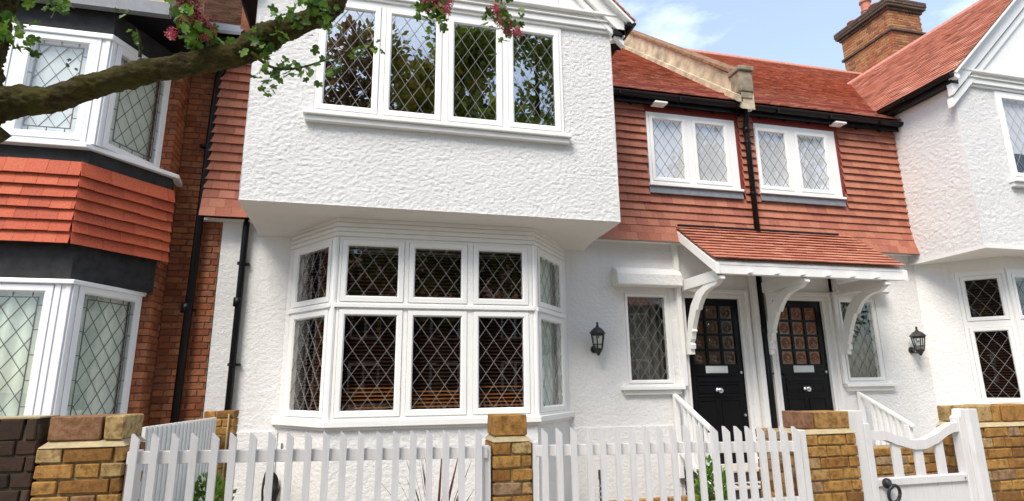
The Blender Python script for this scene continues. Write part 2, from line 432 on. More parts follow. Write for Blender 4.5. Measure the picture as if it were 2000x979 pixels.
def sheet(parent, name, O, u, a0, a1, z0, z1, y, mat, wave=0.0, n=40):
    m = frame_mtx(O, u); mb = MB(); vs = []
    k = n if wave else 1
    for i in range(k+1):
        a = a0+(a1-a0)*i/k
        yy = y + (wave*math.sin(i*1.15)+wave*.6*math.sin(i*.47+1) if wave else 0)
        vs += [m @ Vector((a, yy, z0)), m @ Vector((a, yy, z1)), m @ Vector((a, yy+.004, z0)), m @ Vector((a, yy+.004, z1))]
    fs = [(4*i, 4*i+4, 4*i+5, 4*i+1) for i in range(k)] + [(4*i+2, 4*i+3, 4*i+7, 4*i+6) for i in range(k)]
    mb.add(vs, fs); return mb.build(name, M[mat], parent, smooth=bool(wave), fix=False)
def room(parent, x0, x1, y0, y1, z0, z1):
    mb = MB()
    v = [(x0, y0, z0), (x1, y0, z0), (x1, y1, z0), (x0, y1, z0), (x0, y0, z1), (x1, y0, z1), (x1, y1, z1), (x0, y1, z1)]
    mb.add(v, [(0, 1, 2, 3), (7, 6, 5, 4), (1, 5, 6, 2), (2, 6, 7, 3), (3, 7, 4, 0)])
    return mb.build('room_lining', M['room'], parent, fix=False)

# tiles hung on walls -------------------------------------------------
_tm = {}
def tile_mesh(w, h, mat, lip=.038, th=.012):
    k = (round(w, 3), round(h, 3), mat, lip)
    if k not in _tm:
        mb = MB(); e = .0012
        pr = [(-lip-th*.6, 0), (-lip, 0), (0, h), (-th, h)]         # (y,z): bottom front, bottom back, top back, top front
        pr = [(-lip-th, .001), (-lip, 0), (-.001, h), (-th*.6, h)]
        vs = [(x, y, z) for x in (e, w-e) for (y, z) in pr]
        mb.add(vs, [(3, 2, 1, 0), (4, 5, 6, 7), (0, 1, 5, 4), (1, 2, 6, 5), (2, 3, 7, 6), (3, 0, 4, 7)])
        me = mb.mesh('tile'); me.materials.append(M[mat]); _tm[k] = me
        bm = bmesh.new(); bm.from_mesh(me); bmesh.ops.recalc_face_normals(bm, faces=bm.faces); bm.to_mesh(me); bm.free()
    return _tm[k]
def put(me, name, mtx, parent):
    o = bpy.data.objects.new(name, me); COL.objects.link(o)
    o.matrix_basis = mtx; attach(o, parent); return o
def hang_tiles(parent, O, u, A0, A1, Z0, Z1, gauge, tw, mat, holes=(), kick=None, jitter=.004):
    m = frame_mtx(O, u); n = int(round((Z1-Z0)/gauge))
    for c in range(n):
        z = Z0+c*gauge; a = A0 - (tw/2 if c % 2 else 0) + random.uniform(-.02, .0)
        y = kick(c) if kick else 0
        while a < A1-.004:
            b = a+tw*random.uniform(.97, 1.03); s0, s1 = max(a, A0), min(b, A1)
            segs = [(s0, s1)]
            for h in holes:
                if z+gauge*.55 > h[2] and z+gauge*.4 < h[3]:
                    ns = []
                    for (p, q) in segs:
                        if q <= h[0] or p >= h[1]: ns.append((p, q)); continue
                        if p < h[0]: ns.append((p, h[0]))
                        if q > h[1]: ns.append((h[1], q))
                    segs = ns
            for (p, q) in segs:
                if q-p < .02: continue
                w = round((q-p)*100)/100
                top = gauge*1.35
                mt = m @ Matrix.Translation((p, y-random.uniform(0, .002), z+random.uniform(-jitter, jitter)*.6)) @ Matrix.Rotation(random.uniform(-jitter, jitter), 4, 'Y') @ Matrix.Diagonal(((q-p)/w, 1, 1, 1))
                put(tile_mesh(w, top, mat), 'tile', mt, parent)
            a = b
def slope_tiles(mb, P0, U, V, w, l, tw=.165, gauge=.10, th=.013, sag=None, hole=None):
    """tile slabs on a slope: P0 eave corner, U unit along eave, V unit up the slope"""
    U = Vector(U).normalized(); V = Vector(V).normalized(); N = U.cross(V).normalized()
    if N.z < 0: N = -N
    for j in range(int(math.ceil(l/gauge))):
        x = -(tw/2 if j % 2 else 0)
        while x < w-.005:
            a, b = max(x, 0), min(x+tw, w)
            if b-a > .02 and not (hole and hole((a+b)/2, j*gauge)):
                t = random.uniform(-.002, .003); o = P0 + V*(j*gauge) + N*t
                q = [o+U*(a+.001)+N*(th+.012), o+U*(b-.001)+N*(th+.012+random.uniform(-.002, .002)), o+U*(b-.001)+V*gauge*1.5+N*.004, o+U*(a+.001)+V*gauge*1.5+N*.004]
                r = [p-N*th for p in q]
                mb.add(q+r, [(0, 1, 2, 3), (0, 4, 5, 1), (1, 5, 6, 2), (3, 7, 4, 0), (7, 6, 5, 4)])
            x += tw
# bricks --------------------------------------------------------------
_bm = {}
def brick_mesh(l, d, h, mat, rough=1.0):
    k = (round(l*200), round(d*100), round(h*500), mat)
    if k not in _bm:
        out = []
        for var in range(4):
            mb = MB(); c = .0042; rj = lambda s: random.uniform(-s, s)*rough
            vs = []
            for (x, sx) in ((0, 1), (l, -1)):
                for (y, sy) in ((0, 1), (d, -1)):
                    for (z, sz) in ((0, 1), (h, -1)):
                        bx, by, bz = x+rj(.003), y+(rj(.0035) if y == 0 else 0), z+rj(.0025)
                        cc = c*random.uniform(.6, 1.6)
                        vs += [(bx, by+sy*cc, bz+sz*cc), (bx+sx*cc, by, bz+sz*cc), (bx+sx*cc, by+sy*cc, bz)]
            bm = bmesh.new()
            for p in vs: bm.verts.new(p)
            bmesh.ops.convex_hull(bm, input=bm.verts)
            bmesh.ops.dissolve_limit(bm, angle_limit=R(4), verts=bm.verts, edges=bm.edges)
            me = bpy.data.meshes.new('brick'); bm.to_mesh(me); bm.free(); me.materials.append(M[mat]); out.append(me)
        _bm[k] = out
    return random.choice(_bm[k])
def brick_face(parent, O, u, A0, A1, Z0, Z1, mat, course=.074, depth=.10, joint=.010, hl=.215, bond='flemish', name='brick', zslope=0.0, skip=None, rough=1.0, pick=None):
    m = frame_mtx(O, u); n = int(round((Z1-Z0)/course)); hd = hl/2-.004
    for c in range(n):
        z = Z1-(c+1)*course
        if bond == 'flemish': seq = [hl, hd] if c % 2 else [hd, hl]
        elif bond == 'english': seq = [hl] if c % 2 else [hd]
        else: seq = [hl]
        a = A0 - (0 if bond == 'english' else (hd/2 if c % 2 else 0)) - (hl/2 if bond == 'run' and c % 2 else 0); i = 0
        while a < A1-.01:
            b = a+seq[i % len(seq)]; i += 1
            p, q = max(a, A0), min(b, A1)
            if q-p > .025 and not (skip and skip((p+q)/2, z)):
                l = round((q-p)*200)/200
                mt = m @ Matrix.Translation((p, random.uniform(-.003, .003)*rough, z+joint/2+zslope*(p-A0))) @ Matrix.Diagonal(((q-p)/l, 1, 1, 1))
                put(brick_mesh(l, depth, course-joint, pick(c) if pick else mat, rough), name, mt, parent)
            a = b+joint

# ------------------------------------------------------------------ ground, pavement, road
def slab(name, x0, x1, y0, y1, z, mat, th=.0):
    mb = MB()
    if th: mb.box(x0, x1, y0, y1, z-th, z)
    else: mb.quad((x0, y0, z), (x1, y0, z), (x1, y1, z), (x0, y1, z))
    return struct(mb.build(name, M[mat]))
slab('ground', -400, 400, -400, 400, -.02, 'ground')
slab('garden_ground', -6, 13, 3.3, 12, -.006, 'ground')
slab('road', -60, 60, -7.6, -1.2, -.012, 'asphalt')
slab('pavement', -60, 60, -1.05, 3.3, -.0, 'paving', .12)
slab('pavement', -60, 60, -10.2, -7.75, -.0, 'paving', .12)
slab('kerb', -60, 60, -1.2, -1.054, .004, 'kerb', .2)
slab('kerb', -60, 60, -7.746, -7.6, .004, 'kerb', .2)

# ================================================================== WHITE HOUSE in the middle
YW, YT, YJ, YB = 7.2, 7.12, 6.0, 6.4
MIDX = 5.42
house = thing('white_house', (1.0, 7.2, 0), 'white roughcast house with a jettied four-light upper window over a canted bay', 'house', 'houses of the terrace')
# upper jetty
mb = MB()
mF = frame_mtx((0, YJ, 0), (1, 0))
JW = (-.665, 2.15, 4.325, 5.76)
wall_panel(mb, mF, -1.31, 2.80, 3.322, 5.80, [JW], .08, .0125, .0105, None, True)
jw_f = mb.build('jetty_wall', M['rough'], house, smooth=True, fix=False)
mb = MB()
wall_panel(mb, frame_mtx((2.80, YJ-.004, 0), (0, 1)), 0, 1.2, 3.33, 5.80, [], 0, .06, .008)
wall_panel(mb, frame_mtx((-1.31, 7.2, 0), (0, -1)), 0, 1.204, 3.33, 5.80, [], 0, .06, .008)
mb.build('jetty_side', M['rough'], house, smooth=True, fix=False)
mb = MB()                                                           # soffit, slightly coved to the wall
prof = [(YJ-.011, 3.325), (YJ+.12, 3.315), (6.8, 3.305), (7.05, 3.29), (7.21, 3.25)]
for (ya, za), (yb, zb) in zip(prof, prof[1:]):
    mb.quad((-1.315, ya, za), (2.805, ya, za), (2.805, yb, zb), (-1.315, yb, zb))
mb.build('soffit', M['smooth'], house, smooth=True)
# cornice and gable above the upper window
mb = MB()
for (z0, z1, d) in ((5.765, 5.80, .035), (5.803, 5.885, .06), (5.888, 5.905, .085), (5.908, 5.965, .05), (5.968, 6.005, .11)):
    mb.box(-1.36, 2.84+d*.3, YJ-d, YJ+.15, z0, z1)
mb.build('cornice', M['trim'], house, bevel=.006)
GX, GH = .745, 2.235
def gable_z(x, e=5.86): return e + (GH-abs(x-GX))*.954
mb = MB(); mb.prism([(-1.40, YJ-.02, 6.0), (2.89, YJ-.02, 6.0), (GX, YJ-.02, 6.0+2.05)], (0, .1, 0)); mb.build('gable_panel', M['trim'], house)
mb = MB()
for s in (1, -1):
    for (off, w, d) in ((0.0, .16, .10), (.19, .05, .065)):
        a = Vector((GX+s*2.21, YJ-d, 6.0-off*1.35-.075)); b = Vector((GX, YJ-d, 6.0+2.21*.954-off*1.35-.075))
        up = Vector((0, 0, -w*1.38))
        mb.prism([a, b, b+up, a+up], (0, .08, 0))
    for k in range(1, 8):
        x = GX+s*k*.27
        if gable_z(x)-.5 > 6.05: mb.box(x-.012, x+.012, YJ-.04, YJ, 6.005, gable_z(x)-.25)
mb.build('bargeboard', M['trim'], house)
mb = MB()
mb.prism([(2.80, YJ-.06, 5.80), (2.98, YJ-.06, 5.90), (2.98, YJ-.06, 5.98), (2.80, YJ-.06, 5.98)], (0, .14, 0))
mb.prism([(2.80, YJ-.02, 5.68), (2.90, YJ-.02, 5.71), (2.93, YJ-.02, 5.80), (2.80, YJ-.02, 5.80)], (0, .09, 0))
mb.build('corbel', M['trim'], house, bevel=.006)
def gable_roof(parent, gx, gh, yf, yb, ez, mat='rtile'):
    sl = Vector((1, 0, .954)).normalized(); ln = gh/sl.x
    rf = MB()
    for s in (1, -1):
        V = Vector((-s*sl.x, 0, sl.z)); P0 = Vector((gx+s*gh, yf, ez))
        n = Vector((s*sl.z, 0, sl.x))
        rf.prism([P0-n*.05, P0+V*ln-n*.05, P0+V*ln-n*.02, P0-n*.02], (0, yb-yf, 0))
    roof = rf.build('roof', M['trim'], parent)
    t = MB()
    for s in (1, -1):
        V = Vector((-s*sl.x, 0, sl.z)); P0 = Vector((gx+s*gh, yf, ez))
        slope_tiles(t, P0, (0, 1, 0), V, yb-yf, ln)
    stuff(t.build('roof_tiles', M[mat], roof, tint=True, fix=False))
    r = MB(); zr = ez+gh*.954
    y = yf
    while y < yb:
        r.lathe([(.10, 0), (.10, .33)], (gx, y, zr-.03), 10, 'y'); y += .335
    r.build('ridge_tiles', M['ridge'], roof)
    return roof
gable_roof(house, GX, 2.32, 5.82, 10.3, 5.885)
def gutter(parent, p0, p1, r=.06, name='gutter'):
    p0, p1 = Vector(p0), Vector(p1); d = (p1-p0).normalized(); s = d.cross(Vector((0, 0, 1))).normalized(); mb = MB(); n = 8
    prof = [(math.cos(math.pi*k/n)*r, -math.sin(math.pi*k/n)*r) for k in range(n+1)]
    prof += [(-x*.85, z*.85) for (x, z) in prof]
    poly = [p0 + s*x + Vector((0, 0, z)) for (x, z) in prof]
    m = len(poly); b = [p + (p1-p0) for p in poly]
    mb.add(poly+b, [(i, (i+1) % m, (i+1) % m+m, i+m) for i in range(m)])
    h = len(prof)//2
    cap = [i for i in range(h)]
    mb.add([poly[i] for i in cap], [tuple(range(h))]); mb.add([b[i] for i in cap], [tuple(range(h))])
    k = 0.5; ln = (p1-p0).length
    while k < ln:
        c = p0+d*k
        mb.obox(Matrix(((s.x, d.x, 0, c.x), (s.y, d.y, 0, c.y), (0, 0, 1, c.z), (0, 0, 0, 1))), -r*1.08, r*1.08, -.014, .014, -r*1.1, .004); k += .95
    return mb.build(name, M['black'], parent)
gutter(house, (3.03, 5.83, 5.87), (3.03, 7.15, 5.87)); gutter(house, (-1.53, 5.83, 5.87), (-1.53, 7.15, 5.87))
mb = MB(); mb.box(2.81, 2.97, 5.9, 7.15, 5.72, 5.80); mb.box(-1.49, -1.32, 5.86, 7.15, 5.72, 5.82); mb.build('eave_board', M['black'], house)
# jetty window
gl = []
for (a0, a1) in ((-.572, -.072), (.124, .622), (.836, 1.334), (1.543, 2.042)): gl.append((a0, a1, 4.45, 5.63))
window(house, (0, YJ+.0, 0), (1, 0), (JW[0]+.004, JW[1]-.004, JW[2]+.03, 5.763), gl, sash=.07, proud=.012, dw=.168, dh=.262, glass='glass_up', label='white four-light casement window under the gable')
mb = MB()
mb.box(-.76, 2.21, YJ-.10, YJ+.02, 4.285, 4.335); mb.box(-.74, 2.19, YJ-.065, YJ+.02, 4.225, 4.283)
mb.build('window_sill', M['trim'], house, bevel=.008)
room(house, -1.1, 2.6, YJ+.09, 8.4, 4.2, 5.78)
# bay
BL, BR = (-.37, YB), (1.865, YB)
BLo, BRo = (-.93, 7.2), (2.51, 7.2)
mb = MB()
def bay_ring(mb, off, z0, z1):
    pts = [(BLo[0]-off*1.4, 7.2), (BL[0]-off*.5, YB-off), (BR[0]+off*.5, YB-off), (BRo[0]+off*1.4, 7.2)]
    mb.prism([(x, y, z0) for x, y in pts], (0, 0, z1-z0))
bay_ring(mb, .0, 0, 1.075); mb.build('bay_base', M['stucco'], house)
mb = MB(); bay_ring(mb, .055, 1.09, 1.155); bay_ring(mb, .025, 1.06, 1.089); mb.build('bay_sill', M['trim'], house, bevel=.006)
mb = MB(); bay_ring(mb, -.01, 3.088, 3.31)
mb.build('bay_fascia', M['smooth'], house)
mb = MB()
for z in (3.10, 3.155, 3.21, 3.262): bay_ring(mb, .004, z+.003, z+.049)
mb.build('fascia_board', M['trim'], house, bevel=.004)
BG = [(-.24, .295), (.48, 1.0), (1.203, 1.715)]
lights = [(a0, a1, 2.448, 2.998) for a0, a1 in BG] + [(a0, a1, 1.252, 2.234) for a0, a1 in BG]
mfr = (-.335, 1.83, 1.156, 3.086)
window(house, (0, YB, 0), (1, 0), mfr, lights, sash=.068, proud=.01, dw=.176, dh=.245, label='front of the bay window with six leaded lights')
uL, dL = unit(BLo, BL); uR, dR = unit(BR, BRo)
window(house, BLo, uL, (.10, dL-.03, 1.156, 3.086), [(.215, dL-.135, 2.448, 2.998), (.215, dL-.135, 1.252, 2.234)], sash=.068, proud=.01, dw=.176, dh=.245, label='left cheek of the bay window')
window(house, BR, uR, (.03, dR-.10, 1.156, 3.086), [(.135, dR-.215, 2.448, 2.998), (.135, dR-.215, 1.252, 2.234)], sash=.068, proud=.01, dw=.176, dh=.245, glass='glass_soft', label='right cheek of the bay window')
for (x, y) in (BL, BR):
    mb = MB(); mb.lathe([(.036, 1.156), (.036, 3.088)], (x, y+.018, 0), 10); mb.build('corner_post', M['white'], house)
mb = MB()
for (O, u, a0, a1) in (((0, YB), (1, 0), -.36, 1.85), (BLo, uL, .08, dL-.005), (BR, uR, .005, dR-.08)):
    mb.obox(frame_mtx(O, u), a0, a1, -.035, .0, 2.318, 2.362)
mb.build('transom', M['white'], house, bevel=.006)
mb = MB(); 
for (O, u, a0, a1) in ((BLo, uL, 0, .10), (BR, uR, dR-.10, dR)):
    mb = MB(); mb.obox(frame_mtx(O, u), a0, a1, -.012, .1, 1.156, 3.086); mb.build('bay_cheek', M['stucco'], house)
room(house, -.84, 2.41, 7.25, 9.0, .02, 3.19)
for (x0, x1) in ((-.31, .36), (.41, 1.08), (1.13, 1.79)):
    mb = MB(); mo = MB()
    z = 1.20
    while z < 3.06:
        t = mo if z < 1.50 and random.random() < .75 else mb  # most of the lowest slats carry the painted orange light
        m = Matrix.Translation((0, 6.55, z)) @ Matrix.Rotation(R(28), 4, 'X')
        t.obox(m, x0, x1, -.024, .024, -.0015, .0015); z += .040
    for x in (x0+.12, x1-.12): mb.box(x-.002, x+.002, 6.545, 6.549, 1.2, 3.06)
    bl = mb.build('blind', M['slat'], house, fix=False); mo.build('slat', M['slat_lit'], bl, fix=False)
mb = MB(); z = 1.20
while z < 3.06:
    m = frame_mtx(BLo, uL) @ Matrix.Translation((0, .13, z)) @ Matrix.Rotation(R(28), 4, 'X')
    mb.obox(m, .10, dL-.02, -.024, .024, -.0015, .0015); z += .040
mb.build('blind', M['slat'], house, fix=False)
sheet(house, 'curtain', BR, uR, .06, dR-.13, 1.16, 3.08, .12, 'net', .012, 30)
mb = MB(); mb.box(-.2, .22, 6.66, 6.74, 1.15, 1.33); mb.build('window_seat_cushion', M['blind_w'], house)
# ground floor wall
DL = (4.235, 5.165, .43, 2.69); SWL = (3.335, 4.03, 1.455, 2.72)
mb = MB()
wall_panel(mb, frame_mtx((0, YW, 0), (1, 0)), -1.71, MIDX, 0, 3.42, [DL, SWL, (-.85, 2.42, .0, 3.2)], .12, .05, .006)
mb.build('ground_floor_wall', M['stucco'], house, smooth=True, fix=False)
for (a, b, z) in ((-1.71, -.93, 1.02), (2.52, 4.0, .95)):
    mb = MB(); mb.box(a, b, YW-.02, YW+.1, 0, z); mb.build('plinth', M['stucco'], house)
# small window, hood and sill (left)
def small_window(parent, x0, x1, lab):
    w = window(parent, (0, YW+.03, 0), (1, 0), (x0, x1, 1.455, 2.72), [(x0+.085, x1-.085, 1.535, 2.645)], sash=.05, proud=.015, dw=.15, dh=.225, label=lab, glass='glass_soft')
    mb = MB(); mb.box(x0-.09, x1+.09, YW-.09, YW+.03, 1.405, 1.45); mb.box(x0-.05, x1+.05, YW-.05, YW+.01, 1.345, 1.403); mb.build('window_sill', M['trim'], parent, bevel=.006)
    sheet(parent, 'curtain', (0, YW, 0), (1, 0), x0, x1, 1.4, 2.8, .28, 'net2', .02, 30)
M['net2'] = mat_plain('dark_lace', (.16, .15, .135), .9, .3, .1, 9)
small_window(house, 3.325, 4.04, 'narrow leaded window beside the front door')
room(house, 3.2, 4.2, 7.32, 8.6, 1.2, 3.0)
def hood(parent, x0, x1):
    mb = MB(); pr = [(YW+.01, 2.775), (YW-.14, 2.76), (YW-.17, 2.785), (YW-.165, 2.93), (YW-.13, 2.985), (YW-.02, 3.04), (YW+.01, 3.05)]
    mb.prism([(x0, y, z) for y, z in pr], (x1-x0, 0, 0)); mb.build('window_hood', M['stucco'], parent, bevel=.012)
hood(house, 3.20, 4.16)
# front door
def door(parent, x0, x1, z0, z1, y, amber, lab, hinge):
    d = MB(); mx = (x0+x1)/2; W = x1-x0
    gx = [x0+.09+i*(W-.18+.035)/3 for i in range(3)]; gw = (W-.18+.035)/3-.035
    gz = [z1-.09-.185-i*.212 for i in range(4)]
    holes = [(a, a+gw, z, z+.18) for a in gx for z in gz]
    mm = frame_mtx((0, y, 0), (1, 0))
    for (a0, a1, b0, b1) in holes_grid(x0, x1, z0, z1, holes): d.obox(mm, a0, a1, 0, .045, b0, b1)
    dr = d.build('door', M['gloss'], parent, lab)
    for (a0, a1, b0, b1) in holes:
        p = MB(); cx, cz = (a0+a1)/2, (b0+b1)/2; n = 16
        p.box(a0-.003, a1+.003, y+.022, y+.03, b0-.003, b1+.003)
        prf = [(.072, .0225), (.066, .017), (.058, .020), (.048, .014), (.036, .018), (.024, .010), (.010, .006)]
        p.lathe([(r, y+h) for r, h in prf], (cx, 0, cz), n, 'y')
        p.build('pane', M[amber], dr, smooth=False)
    q = MB(); q.box(x0+.06, x1-.06, y-.018, y, gz[-1]-.155, gz[-1]-.125); q.box(x0+.10, x1-.10, y-.012, y, 1.30, 1.325); q.box(x0+.10, x1-.10, y-.012, y, 1.50, 1.54)
    q.build('door_rail', M['gloss'], dr, bevel=.006)
    q = MB(); f = mm
    for (a0, a1, b0, b1) in ((x0+.10, mx-.03, .6, 1.27), (mx+.03, x1-.10, .6, 1.27), (x0+.10, x1-.10, 1.345, 1.48)):
        ring(q, f, a0, a1, b0, b1, [(0, .001), (.004, -.012), (.02, -.012), (.028, .001)], close=False)
    q.build('door_panel', M['gloss'], dr)
    q = MB(); q.box(mx-.17, mx+.17, y-.010, y, gz[-1]-.118, gz[-1]-.022); q.box(mx-.13, mx+.13, y-.016, y-.0105, gz[-1]-.098, gz[-1]-.042)
    q.build('letter_plate', M['plate'], dr, bevel=.003)
    q = MB(); q.lathe([(.042, y-.0005), (.042, y-.008), (.014, y-.012), (.014, y-.030), (.034, y-.04), (.040, y-.055), (.032, y-.070), (.008, y-.076)], (mx, 0, 1.385), 18, 'y'); q.build('door_knob', M['chrome'], dr, smooth=True)
    q = MB()
    for z in (1.05, 1.62): q.lathe([(.018, y-.0005), (.018, y-.014), (.004, y-.018)], (x1-.05 if hinge > 0 else x0+.05, 0, z), 12, 'y')
    q.build('door_lock', M['chrome'], dr)
    fr = MB()
    for (a0, a1, b0, b1) in ((x0-.085, x0-.006, z0, z1+.08), (x1+.006, x1+.085, z0, z1+.08), (x0-.005, x1+.005, z1+.006, z1+.08)): fr.box(a0, a1, y-.045, y+.09, b0, b1)
    fr.box(x0-.14, x0-.087, YW-.03, y, z0, z1+.13); fr.box(x1+.087, x1+.14, YW-.03, y, z0, z1+.13); fr.box(x0-.138, x1+.138, YW-.028, y-.047, z1+.082, z1+.128)
    fr.build('door_frame', M['trim'], parent, bevel=.004)
    b = MB(); b.box(x0-.3, x1+.3, y+.12, y+.14, 0, 3); b.build('hall_lining', M['room'], parent)
door(house, 4.275, 5.125, .43, 2.645, YW+.05, 'amber', 'glossy black front door with dim brown glass panes', 1)
# tile hanging
W1 = (3.80, 5.262, 4.235, 5.36)
mb = MB(); wall_panel(mb, frame_mtx((0, YT+.02, 0), (1, 0)), 2.80, MIDX, 3.40, 5.85, [W1], .05); mb.build('tile_backing', M['redpaint'], house)
mb = MB(); wall_panel(mb, frame_mtx((0, YT+.02, 0), (1, 0)), -1.93, -1.31, 3.40, 5.85); mb.build('tile_backing', M['redpaint'], house)
for (a, b) in ((2.805, MIDX), (-1.93, -1.32)):
    mb = MB(); mb.box(a, b, YT-.01, YT+.08, 3.40, 3.425); mb.build('tile_batten', M['trim'], house)
def kick(c): return -(.075, .045, .022, .008)[c] if c < 4 else 0.0
hang_tiles(house, (0, YT, 0), (1, 0), 2.83, MIDX, 3.39, 5.50, .1165, .176, 'tile', [(W1[0]-.01, W1[1]+.075, W1[2]-.13, W1[3]+.4)], kick)
hang_tiles(house, (0, YT, 0), (1, 0), -1.93, -1.32, 3.42, 5.66, .1165, .176, 'tile', [], kick)
def wall_window(parent, w, g, lab, tr):
    win = window(parent, (0, YT-.005, 0), (1, 0), w, g, sash=.062, proud=.035, dw=.158, dh=.232, came='came_dark', label=lab, lw=.005, glass='glass_clear')
    mb = MB(); mb.box(w[0]-.025, w[1]+.025, YT-.085, YT-.042, w[2]-.015, w[2]+.018); mb.build('window_sill', M['white'], parent)
    mb = MB(); mb.prism([(w[0]-.02, YT-.05, w[2]-.016), (w[0]-.02, YT-.066, w[2]-.125), (w[0]-.02, YT-.052, w[2]-.13), (w[0]-.02, YT, w[2]-.016)], (w[1]-w[0]+.04, 0, 0)); mb.build('lead_flashing', M['lead'], parent)
    mb = MB(); mb.box(w[1]+.003, w[1]+.065, YT-.03, YT+.02, w[2]-.02, w[3]+.02); mb.box(w[0]-.01, w[1]+.065, YT-.028, YT+.02, w[3]+.003, 5.47); mb.build('red_reveal_board', M['redpaint'], parent)
    sheet(parent, 'blind', (0, YT, 0), (1, 0), w[0], w[1], w[2], w[3], .025, 'blind_w', .003, 24)
    return win
wall_window(house, W1, [(3.905, 4.37, 4.36, 5.245), (4.60, 5.07, 4.36, 5.245)], 'two-light white window in the tile hanging left of the downpipe', 0)
# eaves of the recessed range
def eaves(parent, x0, x1, brackets):
    gutter(parent, (x0, 6.94, 5.555), (x1, 6.94, 5.555), .06)
    mb = MB(); mb.box(x0, x1, 7.013, 7.13, 5.475, 5.52); mb.box(x0, x1, 6.99, 7.012, 5.44, 5.60)
    x = x0+.3
    while x < x1: mb.box(x-.02, x+.02, 7.013, 7.09, 5.445, 5.474); x += .45
    mb.build('eave_board', M['black'], parent)
    for x in brackets:
        b = MB(); b.box(x-.10, x+.10, 6.90, 7.05, 5.425, 5.455); b.build('eave_vent', M['trim'], parent, bevel=.006)
eaves(house, 2.82, MIDX, (3.97,))
SL = Vector((0, 1, .857)).normalized()
def main_roof(parent, x0, x1, mat='rtile', ridge=True, hole=None):
    l = 4.58/SL.y
    mb = MB(); mb.prism([(x0, 6.93, 5.54), (x0, 6.93, 5.59), (x0, 11.5, 5.59+4.57*.857), (x0, 16, 5.59), (x0, 16, 5.54), (x0, 11.5, 5.54+4.5*.857)], (x1-x0, 0, 0))
    roof = mb.build('roof', M['redpaint'], parent)
    t = MB(); slope_tiles(t, Vector((x0, 6.92, 5.60)), (1, 0, 0), SL, x1-x0, l, hole=hole)
    stuff(t.build('roof_tiles', M[mat], roof, tint=True, fix=False))
    if ridge:
        r = MB(); x = x0
        while x < x1-.05: r.lathe([(.10, 0), (.10, min(.33, x1-x))], (x, 11.51, 9.50), 10, 'x'); x += .335
        r.build('ridge_tiles', M['ridge'], roof)
    return roof
mr = main_roof(house, 2.6, 5.24)
# party wall parapet (belongs to the middle house)
px = Vector((5.25, 0, 0))
def par(y, up): return (5.25, y, 5.60+(y-6.92)*.857+up)
mb = MB(); mb.prism([par(6.83, -.08), par(11.5, -.1), par(11.5, .50), par(9.0, .44), par(7.5, .44), par(7.02, .42), par(6.83, .36)], (.22, 0, 0)); pw = mb.build('parapet_wall', M['cream'], house)
for k in range(13):
    y = 7.02+k*.34
    c = MB(); c.prism([(5.215, y, 5.60+(y-6.92)*.857+.443), (5.215, y+.33, 5.60+(y+.33-6.92)*.857+.443), (5.215, y+.33, 5.60+(y+.33-6.92)*.857+.525), (5.215, y, 5.60+(y-6.92)*.857+.52)], (.29, 0, 0)); c.build('coping_stone', M['coping'], pw, bevel=.012)
mb = MB(); mb.box(5.235, 5.46, 6.80, 7.03, 5.72, 6.05); mb.box(5.215, 5.48, 6.77, 7.06, 6.052, 6.13); mb.box(5.25, 5.44, 6.815, 7.02, 5.61, 5.718); mb.build('parapet_kneeler', M['stone'], pw, bevel=.015)
mb = MB(); mb.prism([(5.19, 6.83, 5.55), (5.19, 7.2, 5.86), (5.19, 11.4, 9.46), (5.19, 11.4, 9.53), (5.19, 6.83, 5.66)], (.08, 0, 0)); mb.build('mortar_fillet', M['cream'], pw)
# downpipes
def pipe(parent, pts, r=.038, brackets=(), name='downpipe', collar=()):
    mb = MB(); mb.tube(pts, r, 12)
    for z in collar: mb.lathe([(r*1.3, z-.05), (r*1.3, z+.05)], (pts[-1][0], pts[-1][1], 0), 12)
    p = mb.build(name, M['black'], parent, smooth=True)
    for z in brackets:
        b = MB(); b.box(pts[-1][0]-.02, pts[-1][0]+.085, pts[-1][1]+.01, pts[-1][1]+.07, z-.012, z+.012); b.lathe([(r*1.22, z-.016), (r*1.22, z+.016)], (pts[-1][0], pts[-1][1], 0), 12); b.build('pipe_bracket', M['black'], p)
    return p
pipe(house, [(MIDX-.01, 6.94, 5.54), (MIDX-.01, 6.94, 5.47), (MIDX+.0, 7.01, 5.32), (MIDX, 7.02, 5.22), (MIDX, 7.02, 3.60)], .040, (5.0, 4.2), collar=(5.20,))
mb = MB(); mb.lathe([(.028, 5.44), (.034, 5.47), (.034, 5.55), (.02, 5.57)], (MIDX-.01, 6.875, 0), 10); mb.build('pipe_outlet', M['plate'], house)
pipe(house, [(MIDX+.02, 7.13, 3.1), (MIDX+.02, 7.13, 0)], .040, (1.6,), collar=(2.2,))
pipe(house, [(-1.44, 7.135, 3.50), (-1.445, 7.135, 3.3), (-1.46, 7.135, 0)], .036, (2.9, 1.75), collar=(2.45,))
# wall fittings
mb = MB(); mb.box(-.875, -.795, YW-.11, YW-.02, .80, .90); mb.box(-.86, -.81, YW-.12, YW-.11, .815, .885); mb.build('outside_socket', M['lead'], house, bevel=.008)

